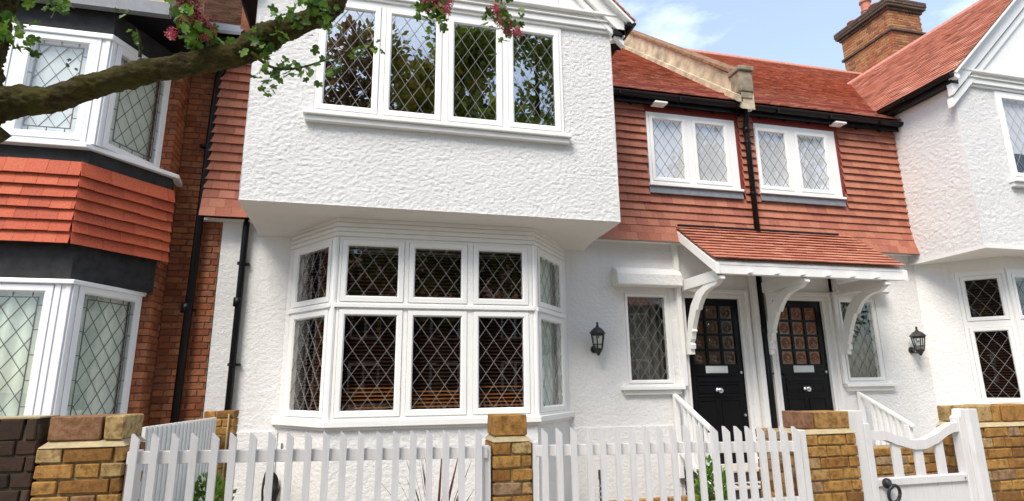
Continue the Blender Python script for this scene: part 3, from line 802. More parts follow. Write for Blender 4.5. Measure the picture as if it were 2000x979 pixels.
# ================================================================== WHITE HOUSE on the right
house_r = thing('white_house', (9.5, 7.2, 0), 'white roughcast house cut by the right edge, red tiled gable roof towards the sky', 'house', 'houses of the terrace')
def flare(z): return .10*max(0, (3.75-z)/.45)**2 if z < 3.75 else 0
JX = 8.27
mb = MB(); wall_panel(mb, frame_mtx((JX, 7.252, 0), (0, -1)), 0, 1.222, 3.27, 5.80, [], 0, .018, .0115, None, True); mb.build('jetty_side', M['rough'], house_r, smooth=True, fix=False)
mb = MB(); RW = (9.06, 12.0-.2, 4.31, 5.75); wall_panel(mb, frame_mtx((0, 6.03, 0), (1, 0)), JX, 12.4, 3.27, 5.80, [RW], .08, .020, .0115, None, True); mb.build('jetty_wall', M['rough'], house_r, smooth=True, fix=False)
mb = MB(); mb.prism([(JX-.01, 6.0, 3.265), (12.4, 6.0, 3.265), (12.4, 7.22, 3.25), (JX-.01, 7.22, 3.25)], (0, 0, .04)); mb.build('soffit', M['smooth'], house_r)
window(house_r, (0, 6.03, 0), (1, 0), (RW[0]+.004, RW[1]-.004, RW[2]+.03, RW[3]), [(9.18, 9.68, 4.45, 5.63), (9.88, 10.38, 4.45, 5.63), (10.6, 11.1, 4.45, 5.63)], sash=.07, proud=.012, dw=.168, dh=.262, glass='glass', label='leaded upper window at the right edge')
mb = MB(); mb.box(8.98, 12, 5.93, 6.05, 4.27, 4.32); mb.box(9.0, 12, 5.965, 6.05, 4.21, 4.268); mb.build('window_sill', M['trim'], house_r, bevel=.008)
sheet(house_r, 'blind', (0, 6.03, 0), (1, 0), 9.1, 11.7, 4.78, 5.74, .055, 'blind_w', .004, 40)
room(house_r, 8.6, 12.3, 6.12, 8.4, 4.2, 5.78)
mb = MB()
for (z0, z1, d) in ((5.765, 5.80, .035), (5.803, 5.885, .06), (5.888, 5.905, .085), (5.908, 5.965, .05), (5.968, 6.005, .11)): mb.box(8.20-d*.3 if z1 < 5.9 else 8.20+(z1-5.87)*1.15, 12.4, 6.03-d, 6.18, z0, z1)
mb.build('cornice', M['trim'], house_r, bevel=.006)
RGX = 10.35
mb = MB(); mb.prism([(8.36, 6.0, 5.98), (12.34, 6.0, 5.98), (RGX, 6.0, 7.86)], (0, .1, 0)); mb.build('gable_panel', M['trim'], house_r)
mb = MB()
for (off, w, d) in ((0.0, .22, .10), (.26, .09, .065)):
    a = Vector((RGX-2.21, 6.03-d, 5.845-off*1.35)); b = Vector((RGX, 6.03-d, 5.845+2.21*.954-off*1.35)); up = Vector((0, 0, -w*1.38))
    mb = MB(); mb.prism([a, b, b+up, a+up], (0, .08, 0)); mb.build('bargeboard', M['trim'], house_r)
gable_roof(house_r, RGX, 2.24, 5.84, 10.2, 5.865)
gutter(house_r, (8.09, 7.12, 5.84), (8.09, 5.86, 5.84), .06)
mb = MB(); mb.box(8.13, 8.26, 5.92, 7.12, 5.72, 5.80); mb.box(8.155, 8.18, 5.90, 7.12, 5.74, 5.86); mb.build('eave_board', M['black'], house_r)
mb = MB(); mb.lathe([(.045, 5.85), (.052, 5.88), (.052, 5.95), (.03, 5.97)], (8.17, 0, 5.80), 14, 'y'); mb.build('purlin_end', M['trim'], house_r)
# recessed range
DR = (5.65, 6.57, .43, 2.69); SWR = (6.80, 7.49, 1.455, 2.72)
mb = MB(); wall_panel(mb, frame_mtx((0, YW, 0), (1, 0)), MIDX, 12.4, 0, 3.42, [DR, SWR, (8.45, 12.3, .3, 3.2)], .12, .05, .006); mb.build('ground_floor_wall', M['stucco'], house_r, smooth=True, fix=False)
small_window(house_r, 6.79, 7.50, 'narrow leaded window right of the second door')
room(house_r, 6.7, 7.7, 7.32, 8.6, 1.2, 3.0)
hood(house_r, 6.68, 7.62)
door(house_r, 5.69, 6.53, .43, 2.645, YW+.05, 'amber_b', 'glossy black front door with orange-brown amber panes', 1)
W2 = (5.60, 7.066, 4.235, 5.36)
mb = MB(); wall_panel(mb, frame_mtx((0, YT+.02, 0), (1, 0)), MIDX, 8.3, 3.40, 5.85, [W2], .05); mb.build('tile_backing', M['redpaint'], house_r)
mb = MB(); mb.box(MIDX+.001, 8.27, YT-.01, YT+.08, 3.40, 3.425); mb.build('tile_batten', M['trim'], house_r)
hang_tiles(house_r, (0, YT, 0), (1, 0), MIDX+.001, 8.285, 3.39, 5.50, .1165, .176, 'tile', [(W2[0]-.01, W2[1]+.075, W2[2]-.13, W2[3]+.4)], kick)
wall_window(house_r, W2, [(5.67, 6.135, 4.36, 5.228), (6.375, 6.86, 4.36, 5.228)], 'two-light white window in the tile hanging right of the downpipe', 0)
eaves(house_r, MIDX, 8.5, (7.07,))
main_roof(house_r, 5.47, 13.2, hole=lambda x, v: (x+5.47 > 8.3 and v*SL.y < (min(x+5.47, 10.35)-8.05)*.954/.857-.1))
# right bay
RA, RB = (8.38, 7.14), (9.1, 6.4)
uB, dB = unit(RA, RB)
mb = MB(); mb.prism([(8.33, 7.2, 0), (9.1, 6.4, 0), (11.3, 6.4, 0), (12.1, 7.2, 0)], (0, 0, 1.1)); mb.build('bay_base', M['stucco'], house_r)
mb = MB(); mb.prism([(8.33, 7.2, 3.075), (9.1, 6.4, 3.075), (11.3, 6.4, 3.075), (12.1, 7.2, 3.075)], (0, 0, .2)); mb.build('bay_fascia', M['smooth'], house_r)
window(house_r, RA, uB, (.42, dB-.02, 1.14, 3.074), [(.53, dB-.12, 2.39, 2.945), (.53, dB-.12, 1.225, 2.172)], sash=.06, proud=.01, dw=.176, dh=.245, label='cheek of the right hand bay window')
window(house_r, (9.1, 6.4), (1, 0), (.0, 2.1, 1.14, 3.074), [(.13, .66, 2.39, 2.945), (.13, .66, 1.225, 2.172)], sash=.06, proud=.01, dw=.176, dh=.245, label='front of the right hand bay window')
mb = MB(); mb.obox(frame_mtx(RA, uB), -.08, .418, -.004, .2, 1.1, 3.08); mb.build('bay_cheek', M['stucco'], house_r)
mb = MB(); mb.obox(frame_mtx(RA, uB), .39, dB+.03, -.05, .0, 1.085, 1.14); mb.build('bay_sill', M['trim'], house_r)
room(house_r, 8.46, 12.29, 7.25, 9.0, .31, 3.19)
mb = MB(); z = 1.2
while z < 3.05:
    m = frame_mtx(RA, uB) @ Matrix.Translation((0, .14, z)) @ Matrix.Rotation(R(28), 4, 'X'); mb.obox(m, .45, dB+.05, -.024, .024, -.0015, .0015); z += .04
mb.build('blind', M['slat'], house_r, fix=False)
# chimney
CX0, CX1, CY0, CY1 = 12.63, 13.66, 10.4, 11.93
mb = MB(); mb.box(CX0+.012, CX1-.012, CY0+.012, CY1, 8.2, 10.95); ch = mb.build('chimney', M['mortar_p'], house_r)
def chim_band(z0, z1, off, mat, course=.075):
    brick_face(ch, (CX0-off, CY0-off, 0), (1, 0), 0, CX1-CX0+2*off, z0, z1, mat, course, .1, .011, .215, 'flemish', rough=.8)
    brick_face(ch, (CX0-off, CY1+off, 0), (0, -1), 0, CY1-CY0+2*off-.102, z0, z1, mat, course, .1, .011, .215, 'flemish', rough=.8)
chim_band(9.42, 10.17, 0, 'brick_c'); chim_band(10.17, 10.245, .05, 'brick_s'); chim_band(10.245, 10.77, 0, 'brick_c')
chim_band(10.77, 10.845, .04, 'brick_s'); chim_band(10.845, 10.92, .085, 'brick_s'); chim_band(10.92, 11.07, .12, 'brick_s')
mb = MB(); mb.box(CX0-.1, CX1+.1, CY0-.1, CY1+.1, 10.86, 11.06); mb.build('chimney_cap', M['mortar_d'], ch)
for (x, y, h, s) in ((12.92, 11.72, .28, 1.0), (13.0, 11.32, .70, .95), (12.95, 10.98, .30, 1.1), (13.05, 10.66, .36, 1.0), (13.42, 10.62, .34, 1.0)):
    mb = MB(); r = .135*s
    mb.lathe([(r*1.15, 11.06), (r*1.1, 11.10), (r, 11.12), (r*.98, 11.06+h*.45), (r*1.12, 11.06+h*.48), (r*1.12, 11.06+h*.53), (r*.95, 11.06+h*.56), (r*.93, 11.06+h*.85), (r*1.18, 11.06+h*.88), (r*1.18, 11.06+h*.96), (r*.8, 11.06+h)], (x, y, 0), 18); mb.build('chimney_pot', M['pot'], ch)

# ================================================================== RED BRICK HOUSE on the left
house_l = thing('red_brick_house', (-3, 7.2, 0), 'red brick house at the left edge with an orange tiled two-storey bay', 'house', 'houses of the terrace')
mb = MB(); mb.box(-7, -1.72, 7.212, 7.4, 0, 5.8); mb.box(-2.9, -2.252, 6.892, 7.21, 0, 5.35); mb.build('brick_backing', M['mortar_r'], house_l)
brick_face(house_l, (0, 7.2, 0), (1, 0), -2.24, -1.715, 1.02, 5.60, 'brick_r', .0735, .1, .009, .215, 'flemish', rough=.6)
brick_face(house_l, (0, 6.88, 0), (1, 0), -2.47, -2.24, 1.02, 5.35, 'brick_r', .0735, .1, .009, .215, 'flemish', rough=.6, skip=lambda a, z: 2.9 < z < 3.6)
brick_face(house_l, (-2.24, 6.98, 0), (0, 1), 0, .22, 1.02, 5.35, 'brick_r', .0735, .1, .009, .215, 'flemish', rough=.6)
LC, LE = (-2.70, 6.17), (-2.36, 6.90)           # window corner and end
TC, TE = (-2.77, 6.15), (-2.18, 6.90)           # tile apron corner and end
def lbay(mb, C, E, z0, z1, off=0.0):
    mb.prism([(-6, 7.2, z0), (-6, C[1]-off, z0), (C[0]+off*.6, C[1]-off, z0), (E[0]+off, E[1]-off*.2, z0), (E[0]+off-.05, 7.2, z0)], (0, 0, z1-z0))
mb = MB(); lbay(mb, LC, LE, 0, 1.12); mb.build('bay_base', M['brick_r'], house_l)
mb = MB(); lbay(mb, (TC[0]+.03, TC[1]+.05), (TE[0]-.06, TE[1]), 2.50, 2.86); lbay(mb, (TC[0]+.03, TC[1]+.04), (TE[0]-.03, TE[1]), 3.56, 3.80); lbay(mb, (LC[0], LC[1]+.02), LE, 5.06, 5.345); mb.build('bay_fascia', M['charcoal'], house_l)
mb = MB(); lbay(mb, (TC[0]+.03, TC[1]+.05), (TE[0]-.05, TE[1]), 2.861, 3.559); mb.build('apron_backing', M['redpaint'], house_l)
uT, dT = unit(TC, TE); uc, dc = unit(LC, LE)
hang_tiles(house_l, (0, TC[1], 0), (1, 0), -4.6, TC[0]+.012, 2.835, 3.66, .112, .175, 'ltile', [], lambda c: -.012*max(0, 3-c)/3, .006)
hang_tiles(house_l, TC, uT, -.018, dT, 2.835, 3.66, .112, .30, 'ltile', [], lambda c: -.012*max(0, 3-c)/3, .006)
mb = MB(); lbay(mb, (TC[0], TC[1]), (TE[0]+.0, TE[1]), 3.80, 3.848, .04); lbay(mb, LC, LE, 5.0, 5.06, .045); lbay(mb, LC, LE, 2.455, 2.50, .05); mb.build('bay_sill', M['upvc'], house_l, bevel=.008)
kw = dict(sash=.075, proud=.02, dw=.155, dh=.225, came='came_dark', mat='upvc', glass='glass_soft', border=True, lw=.0055)
window(house_l, (0, LC[1], 0), (1, 0), (-4.9, LC[0]-.12, 3.85, 5.0), [(-3.37, -2.885, 3.955, 4.925), (-4.1, -3.6, 3.955, 4.925)], label='upper bay window with drawn white blinds', **kw)
window(house_l, (0, LC[1], 0), (1, 0), (-4.9, LC[0]-.12, 1.12, 2.455), [(-3.4, -2.905, 1.2, 2.375), (-4.1, -3.6, 1.2, 2.375)], label='lower bay window with net curtains', **kw)
window(house_l, LC, uc, (.045, dc-.01, 3.85, 5.0), [(.13, dc-.09, 3.93, 4.93)], label='side light of the upper bay', **kw)
window(house_l, LC, uc, (.045, dc-.01, 1.12, 2.455), [(.13, dc-.09, 1.2, 2.385)], label='side light of the lower bay', **kw)
for (z0, z1) in ((1.12, 2.455), (3.85, 5.0)):
    mb = MB()
    mb.box(LC[0]-.12, LC[0]-.075, LC[1]-.028, LC[1]+.06, z0, z1); mb.box(LC[0]-.074, LC[0]-.04, LC[1]-.018, LC[1]+.06, z0, z1); mb.box(LC[0]-.039, LC[0]+.004, LC[1]-.026, LC[1]+.06, z0, z1)
    m = frame_mtx(LC, uc); mb.obox(m, .0, .042, -.024, .05, z0, z1)
    mb.build('corner_post', M['upvc'], house_l, bevel=.004)
sheet(house_l, 'blind', (0, LC[1], 0), (1, 0), -4.6, -2.83, 3.8, 5.0, .055, 'blind_w', .006, 40)
sheet(house_l, 'curtain', (0, LC[1], 0), (1, 0), -4.6, -2.83, 1.1, 2.5, .085, 'net', .02, 60)
sheet(house_l, 'curtain', LC, uc, .03, dc-.02, 1.1, 2.5, .09, 'net', .016, 36)
sheet(house_l, 'curtain', LC, uc, .03, dc-.02, 3.8, 5.0, .09, 'net', .012, 30)
# gable board and soffit over the upper bay
mb = MB(); mb.box(-6, -2.17, 6.06, 6.14, 5.32, 5.46); mb.box(-6, -2.20, 6.145, 6.16, 5.36, 5.44); mb.build('gable_beam', M['lead'], house_l)
mb = MB(); mb.box(-6, -2.17, 6.165, 7.2, 5.352, 5.44); mb.build('gable_soffit', M['black'], house_l)
mb = MB(); mb.box(-6, -2.19, 6.10, 7.2, 5.461, 6.8); mb.build('gable_wall', M['cream'], house_l)
mb = MB(); mb.box(-2.2, -1.75, 6.95, 7.2, 5.60, 5.70); mb.build('eave_board', M['black'], house_l)
mb = MB(); slope_tiles(mb, Vector((-7.0, 6.88, 5.66)), (1, 0, 0), SL, 5.30, 4.5); rl = mb.build('roof_tiles', M['btile'], house_l, tint=True, fix=False); stuff(rl)
mb = MB(); mb.prism([(-7, 6.9, 5.60), (-7, 10.4, 8.60), (-7, 10.4, 8.64), (-7, 6.9, 5.64)], (5.3, 0, 0)); mb.build('roof', M['charcoal'], house_l)
mb = MB(); mb.prism([(-2.1, 6.84, 5.70), (-2.1, 7.15, 5.98), (-2.1, 7.16, 5.95), (-2.1, 6.84, 5.66)], (.45, 0, 0)); mb.build('lead_flashing', M['lead'], house_l)
mb = MB(); mb.box(-1.70, -1.52, 7.0, 7.6, 5.72, 6.4); mb.build('party_wall', M['brick_r'], house_l)
pipe(house_l, [(-1.78, 7.0, 5.62), (-1.80, 7.02, 5.45), (-1.91, 7.10, 5.20), (-1.93, 7.11, 4.4), (-1.98, 7.12, 0)], .042, (4.3, 2.35), collar=(2.37,))

# ================================================================== PORCH CANOPY
can = thing('porch_canopy', (5.6, 7.1, 2.97), 'red tiled porch canopy on carved white brackets over both black front doors', 'canopy')
KX0, KX1 = 4.13, 7.06
cv = Vector((0, 7.09-6.2, 3.63-2.975)); cl = cv.length; cv.normalize()
mb = MB(); mb.prism([(KX0+.01, 6.22, 2.955), (KX0+.01, 7.11, 3.605), (KX0+.01, 7.11, 3.57), (KX0+.01, 6.22, 2.92)], (KX1-KX0-.02, 0, 0)); mb.build('roof_board', M['trim'], can)
cn = Vector((0, -cv.z, cv.y))
for j in range(11):
    x = KX0-(.0825 if j % 2 else 0)
    while x < KX1-.01:
        a, b = max(x, KX0), min(x+.165, KX1)
        if b-a > .02:
            w = round((b-a)*100)/100; sag = .012*math.sin(j/10*math.pi)
            o = Vector((a, 6.2, 2.975)) + cv*(j*.1005) + cn*(-sag)
            mt = Matrix(((1, 0, 0, o.x), (0, -cn.y, cv.y, o.y), (0, -cn.z, cv.z, o.z), (0, 0, 0, 1))) @ Matrix.Translation((0, -.001-random.uniform(0, .003), random.uniform(-.004, .004))) @ Matrix.Rotation(random.uniform(-.006, .006), 4, 'Y') @ Matrix.Diagonal(((b-a)/w, 1, 1, 1))
            put(tile_mesh(w, .15, 'ctile', .026, .012), 'tile', mt, can)
        x += .165
mb = MB(); mb.box(KX0+.02, 6.83, 7.02, 7.06, 3.625, 3.655); mb.build('flashing', M['black'], can)
for x in (KX0+.0, KX1-.06):
    mb = MB(); mb.prism([(x, 6.19, 2.93), (x, 7.10, 3.60), (x, 7.10, 3.47), (x, 6.19, 2.80)], (.05, 0, 0)); mb.build('bargeboard', M['trim'], can)
mb = MB(); mb.box(KX0+.052, KX1-.062, 6.225, 6.30, 2.805, 2.925); mb.build('fascia_beam', M['trim'], can, bevel=.005)
for k in range(6):
    x = 4.62+k*.385; b = MB(); b.box(x-.028, x+.028, 6.165, 6.224, 2.815, 2.86); b.build('rafter_end', M['white'], can, bevel=.006)
for k in range(8):
    x = 4.35+k*.36; b = MB(); b.prism([(x, 6.31, 2.905), (x, 7.1, 3.488), (x, 7.1, 3.555), (x, 6.31, 2.972-.03)], (.045, 0, 0)); b.build('rafter', M['trim'], can)
for x in (4.20, 5.44, 6.72):
    b = MB(); w = .085
    b.prism([(x, 6.302, 2.875), (x, 6.302, 2.80), (x, 6.25, 2.79), (x, 6.24, 2.745), (x, 6.29, 2.73), (x, 7.2, 2.73), (x, 7.2, 2.875)], (w, 0, 0))
    br = b.build('bracket', M['trim'], can, bevel=.006)
    inner = [(7.20, 1.86), (7.06, 1.86), (7.06, 1.93), (7.03, 1.93), (7.02, 1.99), (7.05, 2.02), (7.01, 2.06), (6.99, 2.14), (6.955, 2.16), (6.97, 2.19), (6.93, 2.27), (6.86, 2.40), (6.84, 2.43), (6.80, 2.425), (6.76, 2.49), (6.68, 2.58), (6.58, 2.64), (6.46, 2.67), (6.36, 2.68), (6.28, 2.729)]
    outer = [(6.62, 2.729), (6.82, 2.66), (6.97, 2.51), (7.07, 2.31), (7.12, 2.10), (7.20, 2.0)]
    b = MB(); b.prism([(x+.008, y, z) for y, z in inner+outer], (w-.016, 0, 0)); b.build('brace', M['trim'], br, bevel=.005)
mb = MB(); mb.box(4.115, 4.18, 7.13, 7.2, 1.45, 3.4); mb.box(5.30, 5.38, 7.12, 7.198, .43, 3.4); mb.box(6.68, 6.74, 7.13, 7.2, 1.45, 3.4); mb.build('wall_post', M['trim'], can, bevel=.004)

# ================================================================== LANTERNS
def lantern(x, lab):
    t = thing('wall_lantern', (x, 7.2, 1.84), lab, 'lantern', 'carriage lanterns on the white walls')
    y = 7.05; z = 1.84
    mb = MB(); mb.lathe([(.0, z), (.018, z+.012), (.03, z+.035), (.058, z+.075), (.062, z+.09), (.05, z+.095)], (x, y, 0), 6); mb.build('base', M['iron'], t)
    mb = MB(); mb.lathe([(.112, z+.285), (.108, z+.297), (.085, z+.325), (.055, z+.352), (.028, z+.366), (.02, z+.374), (.022, z+.382), (.012, z+.395), (.017, z+.412), (.012, z+.43), (.004, z+.437)], (x, y, 0), 6); mb.build('roof', M['iron'], t)
    mb = MB(); mb.lathe([(.052, z+.096), (.084, z+.284)], (x, y, 0), 6); mb.build('glass', M['glass_lamp'], t)
    mb = MB()
    for k in range(6):
        w = 2*math.pi*k/6; mb.tube([(x+.057*math.cos(w), y+.057*math.sin(w), z+.09), (x+.09*math.cos(w), y+.09*math.sin(w), z+.286)], .008, 6)
    mb.lathe([(.089, z+.26), (.096, z+.286)], (x, y, 0), 6); mb.lathe([(.066, z+.14), (.068, z+.15)], (x, y, 0), 6); mb.build('cage', M['iron'], t)
    mb = MB(); mb.lathe([(.012, z+.1), (.026, z+.14), (.028, z+.19), (.016, z+.22), (.004, z+.23)], (x, y, 0), 10); mb.build('bulb', M['blind_w'], t, smooth=True)
    mb = MB(); mb.lathe([(.05, 7.199), (.05, 7.175), (.02, 7.17)], (x, 0, z+.09), 14, 'y'); mb.tube([(x, 7.175, z+.09), (x, 7.14, z+.05), (x, 7.10, z+.045), (x, 7.06, z+.06)], .011, 8); mb.build('wall_arm', M['iron'], t)
lantern(2.885, 'black carriage lantern on the white wall left of the porch')
lantern(8.02, 'black carriage lantern on the white wall right of the porch')

# ================================================================== STEPS AND HANDRAILS
st = thing('front_steps', (4.7, 6.4, 0), 'pale and dark tiled steps climbing to the left black door', 'steps')
for i, (y, z) in enumerate(((6.72, .43), (6.42, .287), (6.12, .143))):
    mb = MB(); mb.box(4.06, 5.28, y+.01, 7.2-.001*i, 0 if i == 2 else z-.143, z-.03); mb.build('riser', M['dark'], st)
    mb = MB(); mb.box(4.04, 5.30, y-.015, 7.199 if i == 0 else y+.31, z-.029, z); tr = mb.build('tread', M['pale'], st, bevel=.006)
    if i:
        n = 9
        for k in range(n):
            a = 4.08+k*1.18/n; b = MB(); b.prism([(a+.01, y+.06, z), (a+.075, y+.06, z), (a+.11, y+.2, z), (a+.045, y+.2, z)], (0, 0, .003)); b.build('dark_inlay', M['dark'], tr)
st2 = thing('front_steps', (6.1, 6.4, 0), 'steps to the right black door, mostly behind the brick gate pier', 'steps')
for i, (y, z) in enumerate(((6.72, .43), (6.42, .287), (6.12, .143))):
    mb = MB(); mb.box(5.62, 6.82, y+.01, 7.2-.001*i, 0 if i == 2 else z-.143, z-.03); mb.build('riser', M['dark'], st2)
    mb = MB(); mb.box(5.60, 6.84, y-.015, 7.199 if i == 0 else y+.31, z-.029, z); mb.build('tread', M['pale'], st2, bevel=.006)
def handrail(x, lab, n, ztop, zlow, ylow):
    t = thing('stair_handrail', (x, 6.8, 0), lab, 'handrail', 'white stair handrails beside the doors')
    sl = (ztop-zlow)/(7.18-ylow)
    mb = MB(); mb.prism([(x-.03, 7.18, ztop), (x-.03, 7.18, ztop-.05), (x-.03, ylow-.06, zlow-.05-sl*.06), (x-.03, ylow-.06, zlow-sl*.06)], (.06, 0, 0)); mb.build('top_rail', M['trim'], t, bevel=.01)
    mb = MB(); mb.prism([(x-.02, 7.18, ztop-.68), (x-.02, 7.18, ztop-.74), (x-.02, ylow, zlow-.74), (x-.02, ylow, zlow-.68)], (.04, 0, 0)); mb.build('bottom_rail', M['trim'], t)
    mb = MB(); mb.box(x-.035, x+.035, ylow-.02, ylow+.05, 0, zlow-.05); mb.build('newel_post', M['trim'], t, bevel=.006)
    mb = MB(); mb.box(x-.035, x+.035, 7.12, 7.17, .3, ztop-.04); mb.build('wall_newel', M['trim'], t, bevel=.006)
    for k in range(n):
        y = ylow+.15+k*(7.05-ylow-.15)/n; zz = zlow+(y-ylow)*sl
        b = MB(); b.box(x-.018, x+.018, y-.02, y+.02, zz-.69, zz-.045); b.build('baluster', M['trim'], t)
handrail(3.985, 'white sloping handrail left of the steps, ending behind the picket gate', 5, 1.365, .965, 6.34)
handrail(6.92, 'white sloping handrail with balusters above the curved garden gate', 5, 1.345, .965, 6.42)

# ================================================================== FRONT WALLS AND PIERS
YF = 3.45
def pier(lab, x0, x1, ztop, depth, mat='brick_y', mort='mortar', zlow=0.0, cap=True, side=True, name='brick_pier', zslope=0.0, head=True):
    t = thing(name, ((x0+x1)/2, YF+depth/2, 0), lab, 'brick pier' if name == 'brick_pier' else 'brick wall')
    zc = ztop-.115; zf = zc-.032
    mb = MB(); mb.box(x0+.012, x1-.012, YF+.014, YF+depth-.012, 0, zf); mb.build('mortar_core', M[mort], t)
    brick_face(t, (0, YF, 0), (1, 0), x0, x1, zlow, zf, mat, .0735, .1, .010)
    if side:
        brick_face(t, (x0, YF+depth, 0), (0, -1), 0, depth-.102, zlow, zf, mat, .0735, .1, .010)
        brick_face(t, (x1, YF+.102, 0), (0, 1), 0, depth-.102, zlow, zf, mat, .0735, .1, .010)
    # weathered mortar slope and the narrower brick-on-edge course on top
    a = .028
    mb = MB(); b = [(x0-.004, YF-.008, zf), (x1+.004, YF-.008, zf), (x1+.004, YF+depth, zf), (x0-.004, YF+depth, zf), (x0+a, YF+a, zc), (x1-a, YF+a, zc), (x1-a, YF+depth-.01, zc), (x0+a, YF+depth-.01, zc)]
    mb.add(b, [(0, 3, 2, 1), (4, 5, 6, 7), (0, 1, 5, 4), (1, 2, 6, 5), (2, 3, 7, 6), (3, 0, 4, 7)]); mb.build('mortar_weathering', M['mortar_p'], t, bevel=.006)
    return t, zc, a
def top_course(t, x0, x1, zc, ztop, yf, depth, lens, mat='brick_y'):
    x = x0
    for i, l in enumerate(lens):
        l = min(l, x1-x)
        if l < .02: break
        put(brick_mesh(l-.01, depth-.04, ztop-zc, mat), 'brick', Matrix.Translation((x, yf+random.uniform(-.003, .003), zc+.002)), t); x += l
# centre pier
t, zc, a = pier('slender yellow brick pier between the two picket runs', .735, .965, 1.318, .27)
top_course(t, .748, .955, zc, 1.318, YF+.02, .27, [.22])
# pier left of the gate
t, zc, a = pier('broad yellow brick pier between picket gate and curved gate', 2.845, 3.262, 1.295, .245)
top_course(t, 2.872, 3.25, zc, 1.29, YF+.022, .245, [.10, .29])
# pier right of the gate
t, zc, a = pier('yellow brick pier right of the curved gate, running out of frame', 4.28, 5.05, 1.30, .29)
top_course(t, 4.30, 5.05, zc, 1.30, YF+.022, .29, [.225, .085, .225, .225])
# left: yellow pier then sooty wall
t, zc, a = pier('yellow brick wall end left of the pickets, beside the sooty wall', -1.545, -1.165, 1.365, .30)
top_course(t, -1.52, -1.175, zc, 1.365, YF+.015, .30, [.245, .10])
t = thing('brick_wall', (-2.4, YF+.12, 0), 'sooty dark brick garden wall at the left edge under the bay', 'brick wall')
mb = MB(); mb.box(-4.0, -1.56, YF+.012, YF+.22, 0, 1.335); mb.build('mortar_core', M['mortar_d'], t)
brick_face(t, (0, YF, 0), (1, 0), -2.6, -1.552, .0, 1.34, 'brick_d', .076, .1, .010, .215, 'flemish', skip=lambda a, z: z > 1.25)
mb = MB()
x = -2.6
while x < -1.56:
    l = random.choice([.11, .112, .22]); l = min(l, -1.555-x)
    if l > .03: put(brick_mesh(l-.01, .2, .10, 'brick_d'), 'brick', Matrix.Translation((x, YF-.002, 1.262)), t)
    x += l
mb.box(-2.6, -1.56, YF+.004, YF+.21, 1.363, 1.371); mb.build('coping', M['mortar_p'], t)
# brick stub behind the boundary fence
t = thing('brick_pier', (-1.33, 6.25, 0), 'tall brick stub against the white wall behind the boarded fence', 'brick pier')
mb = MB(); mb.box(-1.46, -1.21, 6.21, 6.40, 0, 1.28); mb.build('mortar_core', M['mortar'], t)
brick_face(t, (0, 6.2, 0), (1, 0), -1.47, -1.20, 0, 1.29, 'brick_y', .075, .1, .01)
brick_face(t, (-1.20, 6.302, 0), (0, 1), 0, .1, 0, 1.29, 'brick_y', .075, .1, .01)
mb = MB(); mb.tube([(-1.245, 6.185, 1.26), (-1.25, 6.185, .9), (-1.252, 6.185, .2)], .008, 8); mb.build('conduit', M['mortar_p'], t)
# low wall seen through the curved gate
t = thing('brick_wall', (4.9, 4.35, 0), 'low yellow brick wall seen through the slats of the curved gate', 'brick wall')
mb = MB(); mb.box(3.96, 5.6, 4.31, 4.5, 0, .93); mb.build('mortar_core', M['mortar'], t)
brick_face(t, (0, 4.3, 0), (1, 0), 3.95, 5.5, .1, .935, 'brick_y', .074, .1, .01, pick=lambda c: 'brick_y' if random.random() < .8 else 'brick_c')
# side wall behind the gate pier
t = thing('brick_wall', (3.05, 3.9, 0), 'short yellow brick return wall behind the broad pier, seen between the gate pickets', 'brick wall')
mb = MB(); mb.box(2.95, 3.2, 3.70, 4.09, 0, 1.14); mb.build('mortar_core', M['mortar'], t)
brick_face(t, (2.94, 4.1, 0), (0, -1), 0, .40, .08, 1.15, 'brick_y', .074, .1, .01)
# edging along the bed
t = thing('brick_edging', (2.6, 6.9, 0), 'row of brown bricks along the foot of the white wall behind the pickets', 'brick edging')
x = 1.9
while x < 3.9:
    put(brick_mesh(.205, .1, .13, 'brick_y'), 'brick', Matrix.Translation((x, 6.85+random.uniform(-.01, .01), 0)) @ Matrix.Rotation(random.uniform(-.05, .05), 4, 'Z'), t); x += .218

# ================================================================== PICKET FENCES
def picket_mesh(w, h, th, dz=.055):
    mb = MB(); vs = [(x, y, z) for y in (0, th) for (x, z) in ((0, 0), (w, 0), (w, h-dz), (w*.12, h), (0, h))]
    mb.add(vs, [(0, 1, 2, 3, 4), (9, 8, 7, 6, 5), (0, 5, 6, 1), (1, 6, 7, 2), (2, 7, 8, 3), (3, 8, 9, 4), (4, 9, 5, 0)])
    me = mb.mesh('picket'); me.materials.append(M['fence']); return me
PK = picket_mesh(.035, 1.16, .024, .032)
PKG = picket_mesh(.041, 1.14, .024, .036)
def picket_run(t, x0, x1, n, zt0, zt1, me, h, y=YF, rz=None):
    for k in range(n):
        x = x0+(x1-x0)*k/(n-1); zt = zt0+(zt1-zt0)*k/(n-1)
        put(me, 'picket', Matrix.Translation((x, y-.03, zt-h)) @ Matrix.Rotation(random.uniform(-.004, .004), 4, 'Y'), t)
def rail(t, x0, x1, z0, z1, y=YF, h=.062):
    mb = MB(); mb.prism([(x0, y-.007, z0-h), (x1, y-.007, z1-h), (x1, y-.007, z1), (x0, y-.007, z0)], (0, .04, 0)); mb.build('rail', M['fence'], t, bevel=.003)
t = thing('picket_fence', (-.2, YF, 0), 'long white picket fence left of the slender brick pier', 'fence', 'white picket fences')
picket_run(t, -1.135, .625, 20, 1.278, 1.247, PK, 1.16); rail(t, -1.15, .70, 1.192, 1.150); rail(t, -1.15, .70, .38, .34)
mb = MB(); mb.box(-1.16, -1.115, YF+.03, YF+.12, 0, 1.19); mb.box(.685, .72, YF+.01, YF+.09, 0, 1.15); mb.build('fence_post', M['fence'], t)
t = thing('picket_fence', (1.5, YF, 0), 'white picket fence right of the slender brick pier', 'fence', 'white picket fences')
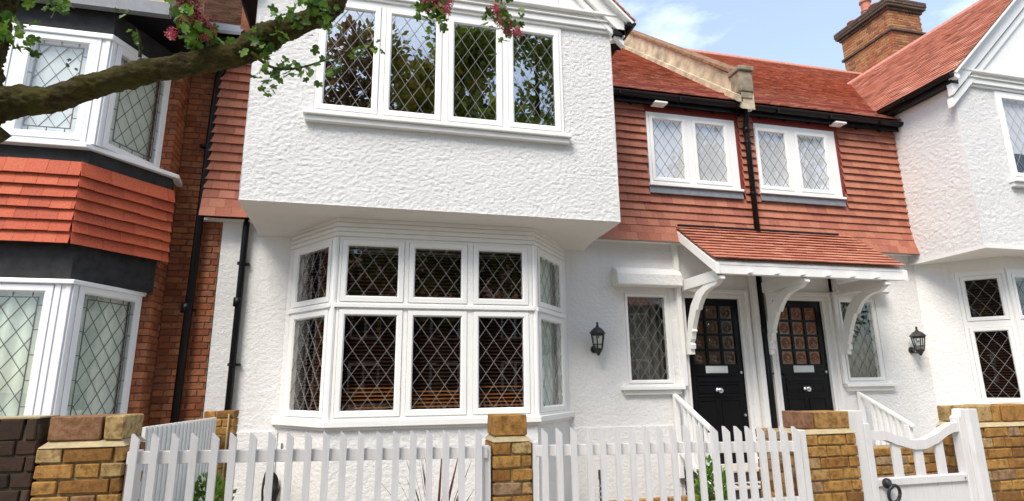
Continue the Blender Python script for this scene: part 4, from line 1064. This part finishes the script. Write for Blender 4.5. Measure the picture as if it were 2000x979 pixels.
picket_run(t, 1.018, 2.045, 12, 1.243, 1.236, PK, 1.16); rail(t, .99, 2.11, 1.146, 1.130); rail(t, .99, 2.11, .34, .33)
mb = MB(); mb.box(.972, 1.0, YF+.0, YF+.09, 0, 1.16); mb.build('fence_post', M['fence'], t)
t = thing('picket_gate', (2.45, YF, 0), 'white picket gate between the fence and the broad pier, in front of the steps', 'gate')
picket_run(t, 2.135, 2.735, 8, 1.226, 1.208, PKG, 1.14, YF-.012); rail(t, 2.12, 2.80, 1.126, 1.112, YF-.012, .065); rail(t, 2.12, 2.80, .775, .77, YF-.012, .065); rail(t, 2.12, 2.8, .25, .25, YF-.012, .065)
mb = MB(); mb.box(2.79, 2.838, YF-.03, YF+.04, 0, 1.18); mb.build('gate_post', M['fence'], t, bevel=.003)
# boarded side fence
t = thing('boarded_fence', (-1.35, 5.2, 0), 'white close-boarded side fence running back to the brick stub', 'fence')
bm_ = None
for k in range(19):
    y = 4.28+k*.098; b = MB(); zt = 1.262-.0017*k*10*.1
    b.box(-1.362, -1.342, y, y+.088, .05, zt); b.box(-1.343, -1.333, y+.03, y+.06, .05, zt-.01)
    b.build('board', M['trim'], t)
mb = MB(); mb.box(-1.40, -1.363, 4.28, 6.14, 1.0, 1.08); mb.build('rail', M['fence'], t)

# ================================================================== CURVED GARDEN GATE
YG = 3.50
t = thing('garden_gate', (3.8, YG, 0), 'white garden gate with swan-neck top rail and black ring latch', 'gate')
def gate_top(x):            # swan-neck profile
    f = (x-3.42)/(4.20-3.42); f = min(max(f, 0), 1)
    pts = [(0, 1.153), (.16, 1.150), (.30, 1.112), (.46, 1.080), (.58, 1.080), (.72, 1.112), (.86, 1.165), (.93, 1.185), (1, 1.190)]
    for (a, za), (b, zb) in zip(pts, pts[1:]):
        if f <= b:
            s = (f-a)/(b-a); s = s*s*(3-2*s)*.4+s*.6; return za+(zb-za)*s
    return 1.19
n = 28; xs = [3.42+(4.20-3.42)*i/n for i in range(n+1)]
poly = [(x, YG-.01, gate_top(x)) for x in xs] + [(x, YG-.01, gate_top(x)-.062-.0*x) for x in reversed(xs)]
mb = MB()
for i in range(n):
    a, b = xs[i], xs[i+1]; za, zb = gate_top(a), gate_top(b)
    mb.add([(a, YG-.012, za-.062), (b, YG-.012, zb-.062), (b, YG-.012, zb), (a, YG-.012, za), (a, YG+.045, za-.062), (b, YG+.045, zb-.062), (b, YG+.045, zb), (a, YG+.045, za)], [(0, 1, 2, 3), (7, 6, 5, 4), (3, 2, 6, 7), (0, 4, 5, 1)])
mb.build('top_rail', M['fence'], t, smooth=False)
mb = MB(); mb.box(3.365, 3.419, YG-.02, YG+.05, .05, 1.205); mb.build('stile', M['fence'], t, bevel=.004)
mb = MB(); mb.prism([(4.201, YG-.02, .05), (4.26, YG-.02, .05), (4.26, YG-.02, 1.283), (4.235, YG-.02, 1.283), (4.225, YG-.02, 1.24), (4.201, YG-.02, 1.225)], (0, .07, 0)); mb.build('stile', M['fence'], t, bevel=.004)
for x in (3.60, 3.79, 3.98):
    b = MB(); b.box(x, x+.068, YG, YG+.022, .83, gate_top(x+.034)-.05); b.build('slat', M['fence'], t, bevel=.002)
mb = MB(); mb.box(3.42, 4.20, YG-.014, YG+.045, .79, .838); mb.build('middle_rail', M['fence'], t, bevel=.004)
for k in range(6):
    a = 3.421+k*.13; b = MB(); b.box(a, a+.1285, YG+.002, YG+.024, .12, .789); b.build('board', M['fence'], t, bevel=.002)
mb = MB(); mb.box(3.42, 4.20, YG-.012, YG+.04, .06, .119); mb.build('bottom_rail', M['fence'], t)
lx, lz = 3.487, .79
mb = MB()
mb.lathe([(.034, YG-.0145), (.034, YG-.03), (.022, YG-.038)], (lx, 0, lz+.02), 14, 'y'); mb.tube([(lx-.025, YG-.035, lz+.045), (lx-.005, YG-.045, lz+.01), (lx+.012, YG-.05, lz-.005)], .013, 8)
ringp = [(lx+.024+.047*math.cos(2*math.pi*k/22), YG-.045-.01*math.sin(2*math.pi*k/22), lz-.045+.056*math.sin(2*math.pi*k/22)) for k in range(23)]
mb.tube(ringp, .011, 8); mb.build('ring_latch', M['iron'], t, smooth=True)
mb = MB(); mb.lathe([(.008, YG-.021), (.006, YG-.026)], (4.17, 0, .815), 8, 'y'); mb.build('bolt', M['lead'], t)
mb = MB(); mb.box(3.245, 3.362, YG-.02, YG+.10, 0, 1.292); mb.build('gate_post', M['fence'], t, bevel=.004)
mb = MB(); mb.box(4.262, 4.345, YG-.055, YG+.06, 0, 1.285); mb.build('gate_post', M['fence'], t, bevel=.004)

# ================================================================== SMALL GARDEN THINGS
t = thing('garden_light', (2.30, 5.5, 0), 'black louvred bollard light standing behind the right pickets', 'garden light')
mb = MB(); mb.lathe([(.034, 0), (.034, .60), (.040, .605), (.040, .668), (.036, .69), (.01, .695)], (2.235, 5.5, 0), 16); mb.build('post', M['iron'], t, smooth=False)
mb = MB()
for k in range(5): mb.lathe([(.038, .34+k*.05), (.042, .345+k*.05), (.036, .36+k*.05)], (2.235, 5.5, 0), 16)
mb.build('louvre', M['lead'], t)
# red cordyline
t = thing('cordyline', (.64, 5.4, 0), 'spiky dark red cordyline behind the left pickets', 'plant')
rr = random.Random(3)
for k in range(24):
    az = rr.choice((0, math.pi))+rr.uniform(-.5, .5); le = rr.uniform(.65, .98); ti = rr.uniform(.12, .60)
    if k < 9: ti = rr.uniform(.02, .2); le = rr.uniform(.78, .94)
    d = Vector((math.cos(az)*math.sin(ti), math.sin(az)*math.sin(ti), math.cos(ti))); s = d.cross(Vector((0, 0, 1))); s = s.normalized() if s.length > .01 else Vector((1, 0, 0))
    base = Vector((.64, 5.4, .05)); mb = MB(); vs = []
    for i in range(7):
        f = i/6; w = .026*(1-f**2.2)+.001; p = base+d*le*f+Vector((0, 0, -.18*f*f*math.sin(ti)))
        vs += [p-s*w, p+Vector((0, 0, -.004)), p+s*w]
    fs = []
    for i in range(6): fs += [(3*i, 3*i+1, 3*i+4, 3*i+3), (3*i+1, 3*i+2, 3*i+5, 3*i+4)]
    mb.add(vs, fs); mb.build('leaf', M['cordy'], t, fix=False)
# bushes
LEAF = [(0, 0), (.22, .10), (.30, .30), (.20, .42), (.42, .55), (.36, .74), (.16, .72), (.12, .95), (0, 1.0), (-.12, .95), (-.16, .72), (-.36, .74), (-.42, .55), (-.20, .42), (-.30, .30), (-.22, .10)]
def leaf_into(mb, p, d, size, rg, fold=.25, simple=True):
    d = d.normalized(); s = d.cross(Vector((rg.uniform(-1, 1), rg.uniform(-1, 1), rg.uniform(-.3, 1)))); s = s.normalized() if s.length > .01 else Vector((1, 0, 0)); n = s.cross(d)
    if simple:
        q = [p, p+d*size*.45+s*size*.34+n*size*.08, p+d*size, p+d*size*.45-s*size*.34+n*size*.08]
        mb.add(q, [(0, 1, 2), (0, 2, 3)], rg.random())
    else:
        vs = [p+d*(y*size)+s*(x*size)+n*(abs(x)*size*fold) for (x, y) in LEAF]
        mb.add(vs+[p+d*size*.5], [(i, (i+1) % 16, 16) for i in range(16)], rg.random())
def bush(name, lab, c, r, n, size, mat='bush'):
    rg = random.Random(len(lab)); t = thing(name, (c[0], c[1], 0), lab, 'bush', 'clipped green bushes behind the pickets')
    mb = MB()
    for k in range(n):
        v = Vector((rg.gauss(0, 1), rg.gauss(0, 1), rg.gauss(0, 1))).normalized(); q = rg.uniform(.62, 1.03)*(1+.16*noise.noise(v*3+Vector(c)))
        p = Vector((c[0]+v.x*r[0]*q, c[1]+v.y*r[1]*q, max(.02, c[2]+v.z*r[2]*q)))
        leaf_into(mb, p, v+Vector((rg.uniform(-.6, .6), rg.uniform(-.6, .6), rg.uniform(-.1, .9))), size*rg.uniform(.7, 1.3), rg)
    stuff(mb.build('foliage', M[mat], t, tint=True, fix=False))
    mb = MB(); mb.lathe([(.03, 0), (.02, c[2])], (c[0], c[1], 0), 8)
    for k in range(7):
        a = k*.9; mb.tube([(c[0], c[1], c[2]*.4), (c[0]+math.cos(a)*r[0]*.6, c[1]+math.sin(a)*r[1]*.6, c[2]+r[2]*.3)], [.01, .003], 5)
    mb.build('stem', M['bark'], t)
bush('bush', 'green bush at the foot of the white boarded fence', (-1.20, 5.5, .42), (.20, .25, .38), 900, .05)
bush('bush', 'bright green bush at the foot of the steps behind the picket gate', (3.55, 5.75, .34), (.155, .18, .385), 1200, .042)
# coiled cable
t = thing('cable_coil', (-.97, 7.05, 0), 'black cable hung in a coil on the white wall behind the left pickets', 'cable')
mb = MB()
for k in range(6):
    w = .045+.006*k; pts = [(-.985+.03*k*.3+w*math.cos(a*.3142), 7.08-.008*k, .44+.19*math.sin(a*.3142)*(1-.03*k)+.015*math.cos(a*.3142)) for a in range(21)]
    mb.tube(pts, .007, 6, False)
mb.build('coil', M['rubber'], t, smooth=True)
mb = MB(); mb.tube([(-.975, 7.10, .60), (-.965, 7.14, .66), (-.96, 7.16, .70)], .006, 6); mb.tube([(-.84, 7.10, .81), (-.835, 7.11, .6), (-.85, 7.09, .45), (-.90, 7.05, .25), (-.99, 7.0, .02)], .007, 6); mb.build('lead', M['rubber'], t, smooth=True)

# ================================================================== HAWTHORN TREE over the pavement
tree = thing('hawthorn_tree', (-1.75, 2.4, 0), 'mossy hawthorn whose thick bough crosses the upper left in front of the houses', 'tree')
def smooth_path(pts, rad, n):
    out, ro = [], []
    P = [Vector(p) for p in pts]
    for i in range(len(P)-1):
        p0, p1, p2, p3 = P[max(i-1, 0)], P[i], P[i+1], P[min(i+2, len(P)-1)]
        for k in range(n):
            t_ = k/n; a = 2*p1; b = (p2-p0)*t_; c = (2*p0-5*p1+4*p2-p3)*t_*t_; d = (-p0+3*p1-3*p2+p3)*t_**3
            out.append((a+b+c+d)*.5); ro.append(rad[i]+(rad[i+1]-rad[i])*t_)
    out.append(P[-1]); ro.append(rad[-1]); return out, ro
def limb(mb, pts, rad, n=8, seg=20, knob=.12, fine=0.0):
    p, r = smooth_path(pts, rad, n); k = len(mb.v); mb.tube(p, r, seg)
    for i in range(k, len(mb.v)):
        v = Vector(mb.v[i]); c = p[min((i-k)//seg, len(p)-1)]; d = v-c
        s = 1+knob*noise.noise(v*7)+knob*.9*noise.noise(v*19)+knob*.5*noise.noise(v*45)+fine*noise.noise(Vector((v.x*45, v.y*110, v.z*110))); mb.v[i] = tuple(c+d*s)
Yt = 2.4
mb = MB()
limb(mb, [(-2.05, 2.45, -.1), (-1.95, 2.43, .9), (-1.78, 2.42, 1.75), (-1.60, 2.4, 2.25), (-1.42, Yt, 2.50)], [.24, .17, .145, .13, .10])
mb.build('trunk', M['bark'], tree, smooth=True, fix=False)
mb = MB()
limb(mb, [(-1.72, 2.42, 2.05), (-1.50, Yt, 2.44), (-1.36, Yt, 2.56), (-1.22, Yt, 2.590), (-1.06, Yt, 2.675), (-.887, Yt, 2.752), (-.72, Yt, 2.815), (-.56, Yt, 2.888), (-.478, Yt, 2.962), (-.398, Yt, 3.012), (-.276, Yt, 3.092), (-.205, Yt, 3.17), (-.17, Yt, 3.32), (-.05, 2.3, 3.75)],
     [.11, .082, .058, .049, .045, .046, .043, .055, .057, .046, .043, .042, .036, .022], 22, 44, .17, .16)
mb.build('bough', M['bark'], tree, smooth=True, fix=False)
mb = MB()
limb(mb, [(-1.66, 2.42, 2.1), (-1.50, Yt, 2.50), (-1.485, Yt, 2.75), (-1.465, Yt, 3.02), (-1.38, 2.35, 3.5), (-1.1, 2.2, 4.2)], [.12, .095, .075, .068, .055, .03], 22, 40, .13, .16)
mb.build('stem', M['bark'], tree, smooth=True, fix=False)
mb = MB()
for pts, rad in (([(-1.38, 2.35, 3.5), (-.9, 2.2, 3.75), (-.4, 2.2, 3.85), (.2, 2.3, 3.72), (.62, 2.4, 3.50)], [.04, .032, .026, .02, .008]),
                 ([(-.05, 2.3, 3.75), (.25, 2.3, 3.95), (.8, 2.1, 4.15)], [.022, .018, .008]),
                 ([(-.9, 2.2, 3.75), (-.82, 2.3, 3.45), (-.80, 2.38, 3.25), (-.76, 2.4, 3.0)], [.016, .012, .008, .004]),
                 ([(.1, 2.3, 3.75), (.2, 2.35, 3.5), (.26, 2.4, 3.33), (.26, 2.4, 3.14)], [.012, .009, .006, .003]),
                 ([(.5, 2.36, 3.58), (.55, 2.38, 3.4), (.56, 2.4, 3.2)], [.010, .006, .003]),
                 ([(-1.1, 2.2, 4.2), (-.4, 1.9, 4.9), (.4, 1.7, 5.2)], [.03, .02, .008]),
                 ([(-1.1, 2.2, 4.2), (-1.9, 2.2, 4.9), (-2.5, 2.3, 5.2)], [.03, .02, .008]),
                 ([(-1.46, 2.4, 3.0), (-1.3, 2.38, 3.10), (-1.15, 2.38, 3.13)], [.012, .007, .003]),
                 ([(-.52, 2.36, 2.86), (-.44, 2.35, 2.80), (-.36, 2.35, 2.80), (-.26, 2.35, 2.84), (-.1, 2.34, 2.93)], [.008, .006, .005, .004, .002]),
                 ([(-.93, 2.37, 2.79), (-.935, 2.36, 2.86), (-.95, 2.35, 2.90)], [.006, .004, .002])):
    limb(mb, pts, rad, 6, 8, .1)
mb.build('branch', M['bark'], tree, smooth=True, fix=False)
# leaves: clusters as (x, z, y, spread x, spread z, count)
lm = []
rg = random.Random(11)
for k in range(8):
    b = MB(); leaf_into(b, Vector((0, 0, 0)), Vector((0, rg.uniform(-.15, .15), 1)), 1.0, rg, rg.uniform(.15, .4), False)
    me = b.mesh('leaf'); me.materials.append(M['leaf']); lm.append(me)
LEAVES = 0
small = MB()
def put_leaf(p, size):
    global LEAVES
    d = Vector((rg.uniform(-1, 1), rg.uniform(-.9, .3), rg.uniform(-1, .6))).normalized()
    mt = Matrix.Translation(p) @ d.to_track_quat('Z', 'Y').to_matrix().to_4x4() @ Matrix.Rotation(rg.uniform(0, 6.28), 4, 'Z') @ Matrix.Diagonal((size, size, size, 1))
    me = rg.choice(lm)
    if size > .041 and LEAVES < 290:
        LEAVES += 1; put(me, 'leaf', mt, tree)
    else: small.add([mt @ v.co for v in me.vertices], [tuple(f.vertices) for f in me.polygons], rg.random())
CL = [(-.50, 2.885, .055, .05, 20, .042), (-.43, 2.93, .06, .06, 16, .042), (-.36, 3.03, .08, .05, 20, .044), (-.27, 3.12, .06, .06, 30, .046), (-.22, 3.02, .03, .04, 6, .04),
      (-.40, 2.80, .07, .022, 20, .044), (-.30, 2.81, .06, .025, 14, .040), (-.20, 2.86, .05, .03, 10, .036), (-.08, 2.94, .05, .03, 12, .034), (-.02, 2.97, .03, .02, 5, .03), (-.43, 2.665, .03, .02, 6, .034), (-.47, 2.76, .03, .03, 8, .036),
      (-.80, 3.09, .035, .06, 22, .050), (-.76, 3.00, .04, .06, 22, .048), (-.72, 2.92, .05, .035, 18, .046), (-.72, 2.885, .06, .015, 8, .044),
      (-1.30, 3.02, .05, .05, 12, .050), (-1.24, 2.985, .04, .04, 10, .048), (-1.16, 3.10, .06, .015, 7, .042), (-1.36, 2.80, .035, .03, 9, .050), (-1.34, 2.86, .02, .03, 5, .045),
      (-.955, 2.88, .02, .035, 6, .026), (-1.12, 2.69, .02, .01, 4, .018),
      (.20, 3.22, .035, .06, 14, .046), (.26, 3.19, .035, .06, 14, .044), (.22, 3.14, .02, .03, 6, .042),
      (.53, 3.22, .03, .06, 12, .042), (.56, 3.15, .025, .05, 12, .042), (.63, 3.20, .02, .02, 3, .040), (.60, 3.12, .02, .015, 3, .036), (-.50, 3.30, .03, .03, 3, .046), (-.42, 3.24, .03, .02, 3, .042)]
for (x, z, sx, sz, n_, s) in CL:
    for k in range(int(n_*(2.0 if x < -.6 else 1.7 if z > 3.0 else .95))): put_leaf(Vector((x+rg.gauss(0, sx*.55), 2.36+rg.gauss(0, .05), z+rg.gauss(0, sz*.55))), s*rg.uniform(.75, 1.25))
stuff(small.build('small_leaves', M['leaf_s'], tree, tint=True, fix=False))
# blossom clusters
FL = [(-.765, 3.045, .05), (-.745, 2.995, .035), (-.715, 2.955, .04), (-.69, 2.905, .03), (-.81, 3.10, .03), (-.785, 2.955, .02), (-.82, 2.90, .022),
      (.235, 3.235, .05), (.265, 3.18, .04), (.21, 3.20, .03), (.285, 3.22, .03), (.555, 3.175, .035), (.575, 3.135, .028), (.525, 3.22, .03), (.62, 3.115, .024), (-.20, 3.18, .02)]
def blossom(c, r, n_):
    b = MB()
    for k in range(n_):
        v = Vector((rg.gauss(0, 1), rg.gauss(0, 1), rg.gauss(0, 1))).normalized(); p = c+v*r*rg.uniform(.3, 1.0)
        s = .0105; ax = v.cross(Vector((.2, .5, .8))).normalized(); ay = v.cross(ax)
        tint = rg.random()
        for q in range(5):
            w = 2*math.pi*q/5; d = ax*math.cos(w)+ay*math.sin(w); e = ax*math.cos(w+.62)+ay*math.sin(w+.62)
            b.add([p, p+d*s+v*s*.3, p+(d+e)*s*.75+v*s*.55, p+e*s+v*s*.3], [(0, 1, 2, 3)], tint)
    return b
for (x, z, r) in FL:
    o = blossom(Vector((x, 2.345, z)), r*1.15, int(34*(r/.03)**1.7)).build('blossom_cluster', M['flower'], tree, tint=True, fix=False)
# crown above the frame
mb = MB(); mf = MB(); rgc = random.Random(5)
cent = [Vector((rgc.uniform(-3.6, 1.4), rgc.uniform(.2, 2.5), rgc.uniform(3.95, 5.8))) for _ in range(46)]
for c in cent:
    for k in range(110):
        v = Vector((rgc.gauss(0, .20), rgc.gauss(0, .22), rgc.gauss(0, .16))); p = c+v
        if p.z < 3.72+max(0, (p.y-2.3))*.8: continue
        leaf_into(mb, p, v+Vector((0, 0, -.1)), .055*rgc.uniform(.7, 1.3), rgc)
    if rgc.random() < .6:
        bl = blossom(c+Vector((0, 0, .05)), .09, 40); k0 = len(mf.v); mf.v += bl.v; mf.f += [tuple(i+k0 for i in f) for f in bl.f]; mf.t += bl.t
stuff(mb.build('crown', M['leaf_s'], tree, tint=True, fix=False)); stuff(mf.build('crown_blossom', M['flower'], tree, tint=True, fix=False))

# ================================================================== ACROSS THE STREET (seen only in the panes)
def street_tree(x, y, h, r, mat, lab, n, seed):
    rg_ = random.Random(seed); t = thing('street_tree', (x, y, 0), lab, 'tree', 'trees reflected in the window panes')
    mb = MB(); limb(mb, [(x, y, -.1), (x+.1, y, h*.25), (x-.1, y+.1, h*.5), (x, y, h*.85)], [.28, .2, .14, .04], 6, 10, .1)
    for k in range(7):
        a = k*2.4; mb.tube([(x, y, h*(.3+.06*k)), (x+math.cos(a)*r*.7, y+math.sin(a)*r*.7, h*(.45+.06*k))], [.08, .02], 6)
    mb.build('trunk', M['bark'], t, smooth=True, fix=False)
    mb = MB(); cs = [Vector((rg_.gauss(0, .45)*r, rg_.gauss(0, .45)*r, h*rg_.uniform(.32, .98))) for _ in range(26)]
    for c in cs:
        w = 1.0-.38*max(0, (c.z/h-.45)/.55)**1.3; c = Vector((c.x*w, c.y*w, c.z))
        for k in range(int(n*1.5)//26):
            v = Vector((rg_.gauss(0, .26*r*w), rg_.gauss(0, .26*r*w), rg_.gauss(0, .2*r)))
            leaf_into(mb, Vector((x, y, 0))+c+v, v+Vector((0, 0, .1)), .27*rg_.uniform(.6, 1.4), rg_)
    stuff(mb.build('crown', M[mat], t, tint=True, fix=False))
street_tree(-1.7, -9.4, 15.0, 2.0, 'tree_c', 'bronze-leaved tree across the street, mirrored low in the left upper pane', 4200, 1)
street_tree(1.2, -9.5, 14.6, 1.9, 'tree_b', 'golden-green tree across the street, mirrored in the second upper pane', 4000, 2)
street_tree(3.9, -9.3, 16.6, 2.0, 'tree_a', 'tall green tree across the street, mirrored in the third upper pane', 4600, 3)
street_tree(6.6, -9.5, 18.6, 2.3, 'tree_a', 'tallest green tree across the street, mirrored in the fourth upper pane', 5000, 4)
street_tree(3.0, -11.6, 16.8, 2.6, 'tree_b', 'yellow-green tree across the street, mirrored between two taller trees', 3800, 5)
street_tree(-4.8, -9.6, 13.6, 2.4, 'tree_b', 'pale green tree across the street, mirrored in the left edge of the panes', 3200, 8)
street_tree(15.5, -9.5, 12.2, 2.2, 'tree_a', 'rounded green tree across the street, mirrored in the tile-hung windows', 3200, 6)
street_tree(20.5, -9.5, 13.0, 2.4, 'tree_a', 'broad green tree across the street, mirrored in the right tile-hung window', 3200, 7)
t = thing('opposite_house', (2, -18, 0), 'red brick house with white windows across the street, mirrored in the bay panes', 'house')
mb = MB(); mb.box(-14, 22, -24, -17.5, 0, 6); mb.build('wall', M['brick_d'], t)
mb = MB(); mb.prism([(-14.4, -17.1, 5.9), (-14.4, -20.75, 8.9), (-14.4, -24.4, 5.9)], (36.8, 0, 0)); mb.build('roof', M['ridge'], t)
for k in range(9):
    for z in (1.2, 3.9):
        x = -12+k*3.8; b = MB()
        b.box(x, x+1.5, -17.5, -17.36, z, z+1.5); b.build('window', M['upvc'], t)
        b = MB(); b.box(x+.1, x+.68, -17.359, -17.33, z+.1, z+1.4); b.box(x+.82, x+1.4, -17.359, -17.33, z+.1, z+1.4); b.build('pane', M['gloss'], t)
